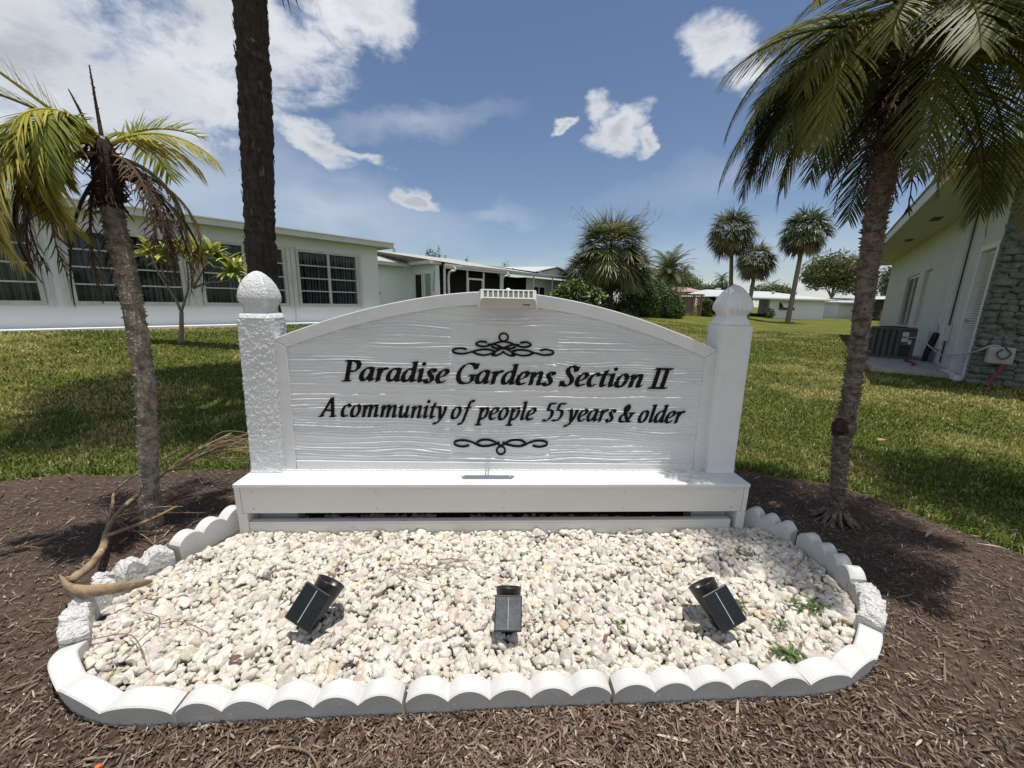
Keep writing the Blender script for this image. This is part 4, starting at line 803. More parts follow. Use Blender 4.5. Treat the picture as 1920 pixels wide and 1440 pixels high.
BT = Vector((-2.93, 4.6, .02)); tall = thing('tall_palm', BT, 'tall palm with a thick dark fibrous trunk rising behind the left post', 'palm tree')
P = catmull([(0, 0, -.05), (.02, 0, 1.5), (.08, 0, 2.4), (.14, 0, 3.2), (.19, 0, 4.1), (.2, 0, 5.2), (.18, 0, 6.3)], 22); b = MB(); b.tube(P, .150+.003*np.sin(np.linspace(0, 17, len(P)))+.006*rng.normal(size=len(P)), 44, noise=.05)
for _ in range(420):                                          # ragged bark flakes standing off the outline
    i = rng.integers(2, len(P)-2); a = rng.uniform(0, 2*math.pi); o_ = np.array([math.cos(a), math.sin(a), 0]); s = np.array([-math.sin(a), math.cos(a), 0]); w = rng.uniform(.008, .022); h = rng.uniform(.03, .10)
    q = P[i]+np.array([0, 0, rng.uniform(-.05, .05)]); b.add([q+o_*.150-s*w, q+o_*.150+s*w, q+o_*(.161+rng.uniform(0, .012))+np.array([0, 0, h])+s*w*.5, q+o_*.161+np.array([0, 0, h*.9])-s*w*.7], [(0, 1, 2, 3)])
b.build('trunk', MT['trunkdark'], tall)
fan_crown((.18, -.35, 6.2), 1.8, 110, 1.0, 'crown', tall, SAB, w=.05, nseg=22, down=-.6)
b = MB()
for x in (.28, .45, .62): 
    frond(b, (.25, -.1, 5.6), R(-70+x*60), R(-20), 1.9+x*.0, R(60), (.10, .11, .04), nl=26, ll=.4, w=.012, lift=0, ldroop=.9)
b.build('frond', MT['fan'], tall)

# ------------------------------------------------------------------ leafy helpers
def leaf_cloud(mb, c, rad, n, size, tints, seed=0, lump=.25, flat=0, core=.35):
    g = np.random.default_rng(seed); d = g.normal(size=(n, 3)); d /= np.linalg.norm(d, axis=1)[:, None]
    lum = 1+lump*(np.sin(d@g.normal(size=3)*5+1)+np.sin(d@g.normal(size=3)*8+2)*.7+np.sin(d@g.normal(size=3)*3))/2
    r_ = (core+(1-core)*g.random(n)**.45)*lum; C = d*r_[:, None]*np.array(rad)+np.array(c)
    nrm = d+g.normal(0, .6, (n, 3)); nrm /= np.linalg.norm(nrm, axis=1)[:, None]; t = np.cross(nrm, g.normal(size=(n, 3))); t /= np.linalg.norm(t, axis=1)[:, None]; s = np.cross(nrm, t)
    L = size*g.uniform(.6, 1.35, n); w = L*g.uniform(.3, .5, n)
    V = np.stack([C-t*L[:, None], C+s*w[:, None], C+t*L[:, None]-nrm*(L*.25)[:, None], C-s*w[:, None]], 1).reshape(-1, 3)
    T = np.array(tints)[g.integers(0, len(tints), n)]*g.uniform(.75, 1.3, (n, 1))
    clump = .75+.5*((np.sin(C@g.normal(size=3)*3/np.mean(rad)*2)+1)/2); T = T*clump[:, None]
    b = np.arange(n)[:, None]*4+mb.n; mb.v.append(V); mb.t.append(np.repeat(T, 4, 0)); mb.f.extend(map(tuple, (b+np.array([[0, 1, 2, 3]])).tolist())); mb.m.extend([0]*n); mb.n += len(V)
    return mb
GB = [(.05, .09, .02), (.07, .12, .025), (.035, .06, .016), (.10, .15, .03)]

# sapling (frangipani) by the left house
SP = Vector((-6.0, 6.9, .0)); SP.z = float(terr(SP.x, SP.y))
def px_to(px, py, dist): # point on the pixel ray at plan distance y
    d = ray(px, py); return np.array([0, 0, CAMH])+np.array(d)*(dist/d.y)
def sapling():
    sx = float(SP.y); t = thing('frangipani_sapling', SP, 'slender young tree with a forked trunk and long yellow green leaves before the left house', 'tree')
    o = np.array(SP); Q = lambda x, y: px_to(x, y, SP.y)-o
    b = MB(); st = Q(340, 585)
    def br(pts, r0, r1): b.tube(catmull(pts, 4), np.interp(np.linspace(0, 1, (len(pts)-1)*4+1), [0, 1], [r0, r1]), 7)
    base = np.array([0, 0, -.02]); br([base, Q(340, 620), st], .040, .032)
    tips = []
    for path in ([(340, 585), (333, 560), (318, 530), (308, 505), (303, 480)], [(340, 585), (352, 560), (362, 540), (365, 510), (366, 480)], [(318, 530), (300, 510), (290, 487), (278, 470)], [(362, 540), (385, 530), (420, 525), (438, 508)], [(362, 540), (385, 508), (400, 480)], [(365, 510), (355, 490), (345, 472)]):
        br([Q(*p)+np.array([0, (i*.05)*(-1)**len(path), 0]) for i, p in enumerate(path)], .022, .010); tips.append(Q(*path[-1]))
    b.build('trunk', MT['bark'], t, smooth=True)
    b = MB(); more = [Q(*p) for p in ((268, 478), (290, 468), (310, 470), (330, 462), (350, 470), (372, 468), (395, 468), (405, 480), (425, 490), (445, 500), (440, 515), (360, 482), (300, 488))]
    for tp in tips+more:
        for k in range(17):
            a = rng.uniform(0, 2*math.pi); e = rng.uniform(-.1, 1.1); d = np.array([math.cos(a)*math.cos(e), math.sin(a)*math.cos(e), math.sin(e)])
            c = np.array([(.25, .29, .06), (.32, .33, .08), (.16, .22, .05), (.40, .38, .11)][rng.integers(4)])
            leaflet(b, tp+rng.normal(0, .03, 3), d, np.array([0, 0, 1.]), rng.uniform(.24, .40), .068, .75, c*1.5, 4)
    b.build('foliage', MT['leaf'], t)
sapling()

# ------------------------------------------------------------------ left house
tl = np.array([math.sin(R(42)), math.cos(R(42)), 0]); nl_ = np.array([math.cos(R(42)), -math.sin(R(42)), 0]); PL0 = -nl_*12.3586
def frameL(o, org): # orient an empty so that local x runs along the wall, -y faces the lawn
    o.location = org; o.rotation_euler = (0, 0, math.atan2(tl[1], tl[0]))
houseL = thing('long_house', (0, 0, 0), 'long low pale grey house with awning windows along the left side of the lawn', 'house'); frameL(houseL, PL0)
Z0 = .40
def wall_with_holes(mb, x0, x1, y0, y1, z0, z1, holes):
    """wall in local frame, front at y0, back at y1; holes = (xa, xb, za, zb)"""
    holes = sorted(holes); x = x0
    for a, b_, c, d in holes:
        mb.bb(x, a, y0, y1, z0, z1); mb.bb(a, b_, y0, y1, z0, c); mb.bb(a, b_, y0, y1, d, z1); x = b_
    mb.bb(x, x1, y0, y1, z0, z1)
wins = [(-3.2, -.52, 1.0, 2.46), (-.02, 1.72, 1.0, 2.42), (2.16, 3.98, 1.0, 2.46), (4.40, 6.10, 1.0, 2.46)]
m = MB(); wall_with_holes(m, -9, 6.88, 0, .25, Z0-.3, 2.86, wins); m.bb(6.63, 6.88, .2505, 9, Z0-.3, 2.86); m.build('wall', MT['wallL'], houseL)
def awning_window(x0, x1, z0, z1, bays, parent, rows=4, name='window'):
    f = MB(); t = .05; y = -.045
    f.bb(x0-.07, x1+.07, y, .03, z0-.085, z0); f.bb(x0-.07, x1+.07, y, .03, z1, z1+.07); f.bb(x0-.07, x0, y, .03, z0, z1); f.bb(x1, x1+.07, y, .03, z0, z1)
    for k in range(1, bays):
        xm = x0+(x1-x0)*k/bays; f.bb(xm-.035, xm+.035, -.02, .04, z0, z1)
    for k in range(1, rows):
        zm = z0+(z1-z0)*k/rows
        for q in range(bays):
            xa = x0+(x1-x0)*q/bays+(.035 if q else 0); xb = x0+(x1-x0)*(q+1)/bays-(.035 if q < bays-1 else 0); f.bb(xa, xb, -.012, .035, zm-.016, zm+.016)
    w = f.build(name, MT['alu'], parent)
    g = MB(); g.bb(x0+.001, x1-.001, .042, .05, z0+.001, z1-.001); g.build('pane', window_glass(), w)
    c = MB(); n = int((x1-x0)/.085)
    for k in range(n):
        xa = x0+(x1-x0)*k/n; c.box((xa+.045, .12+.012*(k % 2), (z0+z1)/2), (.07+.015*rng.random(), .004, z1-z0+.1), rot=[[math.cos(.4), -math.sin(.4), 0], [math.sin(.4), math.cos(.4), 0], [0, 0, 1]])
    c.build('blind', MT['curtain'], w)
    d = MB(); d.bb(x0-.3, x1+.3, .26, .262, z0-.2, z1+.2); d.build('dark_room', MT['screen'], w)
    return w
_wg = []
def window_glass():
    if _wg: return _wg[0]
    m = bpy.data.materials.new('clear_dark_glass'); m.use_nodes = True; nt = m.node_tree; nt.nodes.clear(); N = nt.nodes.new
    o = N('ShaderNodeOutputMaterial'); g = N('ShaderNodeBsdfGlossy'); g.inputs['Roughness'].default_value = .04; g.inputs[0].default_value = (.9, .95, 1, 1); t = N('ShaderNodeBsdfTransparent'); t.inputs[0].default_value = (.75, .8, .8, 1)
    fz = N('ShaderNodeFresnel'); fz.inputs[0].default_value = 1.27; x = N('ShaderNodeMixShader'); nt.links.new(fz.outputs[0], x.inputs[0]); nt.links.new(t.outputs[0], x.inputs[1]); nt.links.new(g.outputs[0], x.inputs[2]); nt.links.new(x.outputs[0], o.inputs[0])
    _wg.append(m); return m
for i, (a, b_, c, d) in enumerate(wins): awning_window(a, b_, c, d, 2, houseL)
for a, b_, c, d in wins:                                       # hurricane-shutter tracks each side of the windows
    for x in (a-.20, b_+.09):
        m = MB(); m.bb(x, x+.10, -.03, -.001, c-.12, d+.10); m.bb(x+.035, x+.055, -.05, -.0305, c-.12, d+.10); m.build('shutter_track', MT['fascia'], houseL)
    m = MB(); m.bb(a-.10, b_+.10, -.05, -.001, d+.0715, d+.125); m.build('head_trim', MT['fascia'], houseL)
m = MB(); m.bb(-9, 6.95, -.45, -.001, Z0-.08, Z0+.055); m.build('foundation_strip', MT['whiteedge'], houseL)
m = MB(); m.bb(-9.2, 7.30, -.34, -.315, 2.84, 3.0); m.bb(7.275, 7.30, -.314, 9.4, 2.84, 3.0); m.build('fascia_board', MT['fascia'], houseL)
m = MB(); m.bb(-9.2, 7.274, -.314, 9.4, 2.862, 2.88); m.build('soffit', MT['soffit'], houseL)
m = MB(); m.add([(-9.2, -.36, 3.003), (7.32, -.36, 3.003), (7.32, 4.6, 3.42), (-9.2, 4.6, 3.42), (-9.2, 9.4, 3.003), (7.32, 9.4, 3.003)], [(0, 1, 2, 3), (3, 2, 5, 4), (0, 4, 5, 1), ]); m.add([(7.32, -.36, 3.003), (7.32, 9.4, 3.003), (7.32, 4.6, 3.42)], [(0, 1, 2)]); m.build('roof', MT['roof'], houseL)
m = MB(); m.bb(-9.2, 7.335, -.375, -.342, 2.985, 3.012); m.build('drip_edge', MT['whiteedge'], houseL)
def roofvent(parent, x, y, z, s=1.):
    m = MB(); m.lathe([(.07*s, -.1*s), (.07*s, .16*s), (.12*s, .17*s), (.12*s, .22*s), (.001, .27*s)], (x, y, z), 14); return m.build('roof_vent', MT['galv'], parent, smooth=False)
roofvent(houseL, 2.0, 1.2, 3.16, .9); roofvent(houseL, 4.7, 2.0, 3.22, .35); roofvent(houseL, 5.3, 1.4, 3.18, .3)
m = MB(); m.box((4.2, -.012, Z0+.32), (.012, .02, .5)); m.build('wall_conduit', MT['fascia'], houseL)

# second house behind, with wing, porch and gable
house2 = thing('porch_house', (0, 0, 0), 'pale house with a dark screened porch, downspouts and hipped roof behind the first house', 'house'); frameL(house2, PL0-nl_*4.6)
m = MB(); m.bb(8.6, 11.2, 0, .2, .1, 2.86); m.build('wall', MT['wall2'], house2)
# wing face (perpendicular, seen from the street side) reaching out to the porch line
PW = 2.0                                                        # porch line stands 2.0 m out from the wall
m = MB(); m.bb(11.2, 11.4, -PW, 0-.0005, .1, 2.78); m.build('wall', MT['wall2'], house2)
def onface(y0, y1, z0, z1, name, mm, x=11.2, t=.03, parent=house2): 
    q = MB(); q.bb(x-t, x-.001, y0, y1, z0, z1); return q.build(name, mm, parent)
d = onface(-.95, -.42, .5, 2.35, 'door', MT['screen']); 
for a, b_ in ((-1.01, -.951), (-.419, -.36)): q = MB(); q.bb(11.13, 11.199, a, b_, .5, 2.41); q.build('door_frame', MT['whiteedge'], d)
d = onface(-1.68, -1.22, .95, 2.36, 'window', MT['greenpane'])
q = MB(); q.bb(11.13, 11.199, -1.75, -1.681, .9, 2.42); q.bb(11.13, 11.199, -1.219, -1.15, .9, 2.42); q.bb(11.13, 11.199, -1.68, -1.22, 2.361, 2.42); q.bb(11.13, 11.199, -1.68, -1.22, .9, .949); q.build('window_frame', MT['whiteedge'], d)
m = MB(); m.bb(10.8, 11.45, -PW-.1, .0, 2.785, 2.93); m.build('fascia_board', MT['fascia'], house2)
m = MB(); m.bb(8.4, 10.79, -.42, -.39, 2.70, 2.84); m.build('fascia_board', MT['fascia'], house2)
E2 = 15.9
m = MB(); m.bb(11.46, E2, -PW-.32, -PW-.26, 2.62, 2.80); m.build('porch_beam', MT['fascia'], house2)
m = MB(); m.bb(11.46, E2, -PW-.36, -PW-.325, 2.72, 2.83); m.build('gutter', MT['gutter'], house2)
m = MB(); m.bb(11.9, E2, -PW+.6, -PW+.64, .1, 2.7); m.bb(11.46, E2, -PW-.2, 0, 2.66, 2.70); m.build('porch_interior', MT['screen'], house2)
for x, w in ((11.5, .08), (12.9, .06), (14.0, .06), (15.25, .22)):
    m = MB(); m.bb(x, x+w, -PW-.24, -PW-.17, .1, 2.62); m.build('porch_post', MT['whiteedge'], house2)
m = MB(); m.bb(12.965, 13.995, -PW-.22, -PW-.18, 2.20, 2.28); m.bb(12.965, 13.02, -PW-.235, -PW-.16, .3, 2.1995); m.bb(13.94, 13.995, -PW-.235, -PW-.16, .3, 2.1995); m.build('screen_door', MT['whiteedge'], house2)
for x in (11.75, 15.4):
    m = MB(); m.tube(catmull([(x+.25, -PW-.36, 2.70), (x+.25, -PW-.4, 2.55), (x, -PW-.26, 2.38), (x, -PW-.26, 1.2), (x, -PW-.26, .3)], 5), .055, 8); m.build('downspout', MT['gutter'], house2, smooth=True)
m = MB(); m.add([(8.2, -.45, 2.845), (11.0, -.45, 2.845), (11.0, -PW-.14, 2.935), (12.6, -PW-.38, 2.84), (E2, -PW-.38, 2.84), (15.6, 1.9, 3.59), (9.0, 1.9, 3.59), (8.2, 6, 2.9), (18.5, 6, 2.9), (18.3, 1.9, 3.30)], [(0, 1, 6), (1, 2, 3, 6), (3, 4, 5, 6), (0, 6, 7), (6, 5, 9, 8, 7), (4, 9, 5)]); m.build('roof', MT['roof'], house2)
for x, y, z, s in ((11.4, 1.8, 3.57, .8), (14.75, 1.8, 3.56, .8), (13.0, 1.8, 3.56, .28)): roofvent(house2, x, y, z, s)
for x, y, z in ((12.9, 3.0, 3.2),):
    m = MB(); m.box((x, y, z), (.1, .1, .5)); m.build('vent_pipe', MT['galv'], house2)
m = MB(); m.tube([(11.16, -1.95, 2.5), (11.14, -1.9, 1.9), (11.16, -1.85, 1.6)], .012, 6); m.build('wall_cable', MT['plasticblack'], house2)
m = MB(); m.bb(9.35, 9.48, -.04, -.001, 1.35, 1.5); m.build('wall_box', MT['boxgrey'], house2)

# third house with a gable further along
house3 = thing('gabled_house', (0, 0, 0), 'low house with a shallow gabled roof end beyond the screened porch', 'house'); frameL(house3, PL0-nl_*2.2)
frameL(house3, PL0-nl_*4.6)
m = MB(); m.bb(15.95, 22.0, -PW-.32, -PW-.26, 2.64, 2.79); m.build('porch_beam', MT['fascia'], house3)
m = MB(); m.bb(15.95, 22.0, -PW-.36, -PW-.325, 2.70, 2.81); m.build('gutter', MT['gutter'], house3)
m = MB(); m.bb(15.95, 18.24, -PW+1.2, -PW+1.24, .1, 2.63); m.bb(18.20, 18.24, -PW+.5, -PW+1.1995, .1, 2.63); m.build('porch_interior', MT['screen'], house3)
m = MB(); m.bb(22.0, 22.2, -PW-.2, 1.5, .1, 2.63); wall_with_holes(m, 18.25, 22.0, -PW+.5, -PW+.7, .1, 2.63, [(18.9, 20.1, .9, 2.1), (20.5, 21.3, .9, 2.1)]); m.build('wall', MT['wallL'], house3)
for x, w_ in ((18.9, 1.2), (20.5, .8)):
    w = MB(); w.bb(x, x+w_, -PW+.53, -PW+.57, .9, 2.1); ww = w.build('window', MT['glass'], house3)
    q = MB(); q.bb(x+w_/2-.04, x+w_/2+.04, -PW+.48, -PW+.529, .9, 2.1); q.build('mullion', MT['whiteedge'], ww)
for x, w in ((18.05, .05), (19.9, .04), (21.0, .04), (21.9, .1)):
    m = MB(); m.bb(x, x+w, -PW-.24, -PW-.17, .1, 2.64); m.build('porch_post', MT['whiteedge'], house3)
gy = -PW-.30
m = MB(); m.add([(15.92, -PW-.38, 2.82), (22.3, -PW-.38, 2.82), (22.3, 1.9, 3.45), (16.6, 1.9, 3.45), (22.3, 6, 2.9), (15.92, 6, 2.9)], [(0, 1, 2, 3), (3, 2, 4, 5), (0, 3, 5)]); m.build('roof', MT['roof'], house3)
m = MB(); m.add([(17.9, gy-.1, 2.86), (22.4, gy-.1, 2.86), (20.15, gy-.1, 3.30), (18.1, 1.9, 3.46), (22.4, 1.9, 3.46), (20.15, 3.2, 3.55), (17.9, gy-.1, 2.90), (22.4, gy-.1, 2.90), (20.15, gy-.1, 3.36)], [(6, 8, 5, 3), (8, 7, 4, 5), (0, 2, 8, 6), (2, 1, 7, 8)]); m.build('gable_roof', MT['roofwhite'], house3)
m = MB(); m.add([(18.2, gy+.02, 2.83), (22.1, gy+.02, 2.83), (20.15, gy+.02, 3.27)], [(0, 1, 2)]); m.build('gable', MT['wallL'], house3)
roofvent(house3, 18.9, .2, 3.15, .5)
# ------------------------------------------------------------------ right house
trv = np.array([math.sin(R(38)), math.cos(R(38)), 0]); nrv = np.array([-math.cos(R(38)), math.sin(R(38)), 0]); PR0 = np.array([7.8857, 6.6011, 0])
houseR = thing('corner_house', (0, 0, 0), 'cream white house with deep soffit and dark stone clad front on the right edge', 'house')
# local x runs along the side wall away from the street, local +y faces the lawn (left)
houseR.location = PR0; houseR.rotation_euler = (0, 0, math.atan2(trv[1], trv[0]))
def wallR():
    m = MB(); holes = [(-.02+.02, .98, .04, 2.36), (4.9, 5.85, .78, 2.29), (6.7, 8.75, .78, 2.28)]
    x = 0.0; y0, y1 = -.25, 0
    for a, b_, c, d in holes:
        if a > x: m.bb(x, a, y0, y1, -.1, 3.22)
        if c > -.05: m.bb(a, b_, y0, y1, -.1, c)
        m.bb(a, b_, y0, y1, d, 3.22); x = b_
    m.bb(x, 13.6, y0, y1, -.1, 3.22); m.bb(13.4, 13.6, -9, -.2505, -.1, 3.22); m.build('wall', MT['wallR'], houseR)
wallR()
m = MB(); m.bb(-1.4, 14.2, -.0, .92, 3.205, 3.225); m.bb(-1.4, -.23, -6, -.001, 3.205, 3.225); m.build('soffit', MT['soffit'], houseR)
m = MB(); m.bb(-1.4, 14.2, .921, .945, 3.13, 3.34); m.bb(14.201, 14.22, -6, .945, 3.13, 3.34); m.build('fascia_board', MT['fascia'], houseR)
m = MB(); m.add([(-1.5, .98, 3.345), (14.3, .98, 3.345), (14.3, -5, 4.3), (-1.5, -5, 4.3), (-1.5, .98, 3.36), (14.3, .98, 3.36), (14.3, -5, 4.32), (-1.5, -5, 4.32)], [(0, 1, 2, 3), (4, 7, 6, 5), (0, 4, 5, 1), (1, 5, 6, 2)]); m.build('roof', MT['roof'], houseR)
for x in (2.7, 6.2):
    m = MB(); m.bb(x, x+.45, .35, .5, 3.19, 3.2045); m.build('soffit_vent', MT['acdark'], houseR)
m = MB(); m.bb(6.7, 8.75, -.12, -.09, .78, 2.28); w = m.build('window', MT['glass'], houseR)
q = MB(); q.bb(7.65, 7.75, -.088, -.05, .78, 2.28); q.bb(6.7, 6.77, -.088, -.04, .78, 2.28); q.bb(8.68, 8.75, -.088, -.04, .78, 2.28); q.bb(6.7, 8.75, -.088, -.0, .72, .7795); q.bb(6.775, 7.645, -.088, -.05, 2.2, 2.28); q.bb(7.755, 8.675, -.088, -.05, 2.2, 2.28); q.build('window_frame', MT['alu'], w)
m = MB(); m.bb(4.9, 5.85, -.12, -.08, .78, 2.29); m.build('recessed_panel', MT['wallR'], houseR)
# louvred door
m = MB(); m.bb(.10, .90, -.10, -.07, .05, 2.26); dr_ = m.build('louver_door', MT['louver'], houseR)
m = MB(); m.bb(.90, .98, -.10, .02, .045, 2.355); m.bb(0.005, .10, -.10, .02, .045, 2.355); m.bb(.101, .899, -.10, .02, 2.265, 2.355); m.build('door_frame', MT['louver'], dr_)
m = MB(); c_, s_ = math.cos(.6), math.sin(.6)
for z in np.arange(.12, 2.22, .042): m.box((.5, -.045, z), (.66, .05, .008), rot=[[1, 0, 0], [0, c_, -s_], [0, s_, c_]])
m.build('louver', MT['louver'], dr_)
m = MB(); m.tube([(.86, -.06, 1.05), (.86, .0, 1.05)], .015, 8); m.box((.83, .01, 1.05), (.10, .018, .02)); m.build('handle', MT['galv'], dr_)
m = MB(); m.bb(-.06, 1.05, .03, .14, -.05, .09); m.build('door_sill', MT['louver'], houseR)
# vertical conduits, pipes and boxes on the side wall
for x, w, mm in ((1.95, .07, 'fascia'), (2.12, .10, 'gutter'), (2.32, .09, 'fascia')):
    m = MB(); m.bb(x-w/2, x+w/2, .002, .055, .4, 3.2); m.build('conduit', MT[mm], houseR, bevel=.01)
m = MB(); m.tube([(1.74, .03, .15), (1.74, .03, 3.2)], .014, 8); m.build('black_pipe', MT['plasticblack'], houseR)
for q in ((1.62, 1.80, .002, .12, .60, .92), (2.75, 2.95, .002, .1, .60, .90)): m = MB(); m.bb(*q); m.build('junction_box', MT['fascia'], houseR, bevel=.01)
for k, (a, r_) in enumerate((((2.62, .12, .12), .05), ((2.48, .16, .1), .04))):
    m = MB(); m.tube(catmull([(a[0], a[1], .05), (a[0]-.1, .12, .35), (a[0]-.25, .08, .72)], 5), r_, 10); m.build('insulated_pipe', MT['blackrubber'], houseR, smooth=True)
# stone-clad front facade: irregular courses of rough stones
def stonewall():
    b = MB(); b.bb(-.22, -.02, -7, -.0005, -.1, 3.2); b.build('wall', MT['rockwall'], houseR)
    m = MB(); v0, f0 = icosphere(2); z = -.02; row = 0
    while z < 3.15:
        hh = rng.uniform(.07, .13); y = .015+rng.uniform(-.02, .02)
        while y > -2.9:
            L_ = rng.uniform(.10, .26); g = rng.normal(size=3)
            vv = v0*(1+.12*np.sin(v0@g*4)[:, None]+.07*np.sin(v0@rng.normal(size=3)*9)[:, None]); vv = np.sign(vv)*np.abs(vv)**.72
            a = rng.normal(0, .22); ca, sa = math.cos(a), math.sin(a)
            p = vv*np.array([rng.uniform(.04, .07), L_/2*1.02, hh/2*1.1]); p = np.stack([p[:, 0], p[:, 1]*ca-p[:, 2]*sa, p[:, 1]*sa+p[:, 2]*ca], 1)
            m.add(p+np.array([-.225, y-L_/2, z+hh/2+rng.uniform(-.02, .02)]), f0); y -= L_*.94
        # corner return stones on the side face
        L_ = rng.uniform(.1, .2); vv = np.sign(v0)*np.abs(v0)**.75; m.add(vv*np.array([L_/2, .035, hh/2*1.05])+np.array([-.20+L_/2-.03, .005, z+hh/2]), f0)
        z += hh*.92
    o = m.build('stone_cladding', MT['rockwall'], houseR, smooth=False)
stonewall()
m = MB(); m.bb(-.42, -.29, -.37, -.08, .38, .66); ub = m.build('utility_box', MT['boxgrey'], houseR, bevel=.035, seg=4)
m = MB(); m.tube(catmull([(-.43, -.24, .66), (-.45, -.31, .56), (-.46, -.24, .47), (-.45, -.17, .55), (-.44, -.22, .63)], 5), .010, 6); m.build('coiled_cable', MT['plasticblack'], ub)
cb = MB(); cb.tube(catmull([(-.40, -.20, .67), (-.38, -.10, .67), (-.34, .0, .58), (-.10, .07, .50), (.6, .09, .40), (1.3, .12, .34), (1.9, .16, .42), (2.2, .35, .60), (2.5, .5, .58)], 8), .011, 8)
tag(cb.build('cable', MT['cable'], None), 'pale drooping cable linking the wall box and the condenser', 'cable'); bpy.data.objects['cable'].location = PR0; bpy.data.objects['cable'].rotation_euler = houseR.rotation_euler
hs = MB(); hs.tube(catmull([(-.40, -.27, .39), (-.42, -.25, .28), (-.44, -.20, .16), (-.47, -.16, .06), (-.50, -.14, .02)], 6), .022, 8); hs2 = MB(); hs2.tube(catmull([(1.2, .5, .10), (1.6, .42, .105), (2.0, .5, .10), (2.2, .45, .11)], 5), .022, 8); h2 = hs2.build('hose', MT['red'], None); h2.location = PR0; h2.rotation_euler = houseR.rotation_euler; tag(h2, 'short red hose lying on the slab next to the condenser', 'hose')
h_ = hs.build('hose', MT['red'], None); h_.location = PR0; h_.rotation_euler = houseR.rotation_euler; tag(h_, 'red hose hanging from the utility box on the stone wall', 'hose')
# concrete pad and condenser
pad = MB(); pad.bb(.25, 3.9, .03, 1.19, -.05, .085); p_ = pad.build('concrete_pad', MT['concrete'], None, bevel=.01); p_.location = PR0; p_.rotation_euler = houseR.rotation_euler; tag(p_, 'low concrete slab under the condenser beside the right house', 'slab')
ac = thing('air_conditioner', (0, 0, 0), 'dark grey square outdoor condenser on a slab beside the right house', 'air conditioner')
ac.location = PR0+trv*2.95+nrv*.70+np.array([0, 0, .086]); ac.rotation_euler = (0, 0, math.atan2(trv[1], trv[0])+R(-6))
def condenser():
    s = .40; m = MB(); m.bb(-s+.03, s-.03, -s+.03, s-.03, .02, .66); m.build('coil', MT['acdark'], ac)
    m = MB(); m.bb(-s, s, -s, s, .661, .71); m.build('top_cover', MT['ac'], ac, bevel=.015)
    m = MB(); m.bb(-s, s, -s, s, 0, .05); m.build('base_pan', MT['ac'], ac)
    for sx in (-1, 1):
        for sy in (-1, 1):
            m = MB(); m.box((sx*(s-.03), sy*(s-.03), .355), (.06, .06, .609)); m.build('corner_post', MT['ac'], ac, bevel=.01)
    m = MB()
    for z in np.arange(.08, .65, .022): m.bb(-s+.061, s-.061, s-.018, s-.008, z, z+.007)
    for z in np.arange(.08, .65, .022): m.bb(-s+.061, s-.061, -s+.008, -s+.018, z, z+.007)
    m.build('louvered_guard', MT['ac'], ac)
    m = MB()
    for k in range(5): y = s-.10-k*.105; m.bb(-s+.004, -s+.016, y-.032, y+.032, .052, .659)
    m.build('slotted_guard', MT['ac'], ac)
    m = MB(); m.bb(-s-.004, -s+.002, -s+.061, -s+.24, .33, .655); o = m.build('service_panel', MT['ac'], ac)
    m = MB(); m.bb(-s-.0065, -s-.0045, -s+.13, -s+.23, .52, .62); m.bb(-s-.0065, -s-.0045, -s+.13, -s+.23, .40, .49); m.bb(-s-.0065, -s-.0045, -s+.065, -s+.12, .35, .45); m.build('sticker', MT['aclabel'], o)
    m = MB(); m.lathe([(.26, 0), (.26, .012), (.24, .02), (.05, .03), (.001, .032)], (0, 0, .7105), 28); m.build('fan_guard', MT['acdark'], ac)
condenser()

# ------------------------------------------------------------------ far background
def sabal(base, top, crad, leaf, label, lean=0, group='cabbage palms across the lawn', n=125, tr=.17, cz=None, sq=1.05):
    t = thing('cabbage_palm', base, label, 'palm tree', group); h = top
    b = MB(); b.tube(catmull([(0, 0, -.1), (lean*.4, 0, h*.4), (lean, 0, h)], 8), np.linspace(tr*1.1, tr*.85, 17), 10, noise=.05); b.build('trunk', MT['bark'], t)
    fan_crown((lean, 0, h+.2), crad, n, leaf, 'crown', t, SAB, squash=sq, w=.085, nseg=15, down=-.85, deadn=1, droop=.9, seg=3)
sabal((19.43, 34.9, 0), 7.0, 2.0, 1.2, 'tallest cabbage palm, left of the pair standing before the far white house', lean=-.9, sq=1.15)
sabal((19.9, 33.3, 0), 4.6, 1.6, 1.0, 'shorter cabbage palm just right of the tallest one, partly behind the right finial', lean=.1, n=95)
sabal((21.45, 30.5, 0), 6.4, 1.75, 1.05, 'cabbage palm on a slim curved trunk standing alone in front of the far white house', lean=.15, n=115, sq=1.1)
# big bushy palm
t = thing('bushy_fan_palm', (5.95, 24.6, 0), 'large bushy fan palm with shaggy skirt and bare twigs on top', 'palm tree')
b = MB(); b.tube([(0, 0, -.1), (-.1, 0, 1.3), (-.2, 0, 3.4)], [.42, .36, .3], 14, noise=.12); b.build('trunk', MT['trunkdark'], t)
BG = [(.15, .17, .065), (.22, .235, .10), (.10, .12, .048), (.30, .29, .14), (.36, .33, .19)]
fan_crown((-.1, 0, 4.2), 2.3, 170, 1.35, 'crown', t, BG, squash=1.05, w=.075, nseg=18, down=-.85, deadn=0, droop=.45)
fan_crown((-1.5, .2, 3.0), 1.5, 85, 1.1, 'lower_crown', t, BG, w=.075, nseg=16, down=-.8, droop=.5); fan_crown((1.2, .2, 3.2), 1.6, 90, 1.15, 'lower_crown', t, BG, w=.075, nseg=16, down=-.85, droop=.5)
b = MB()
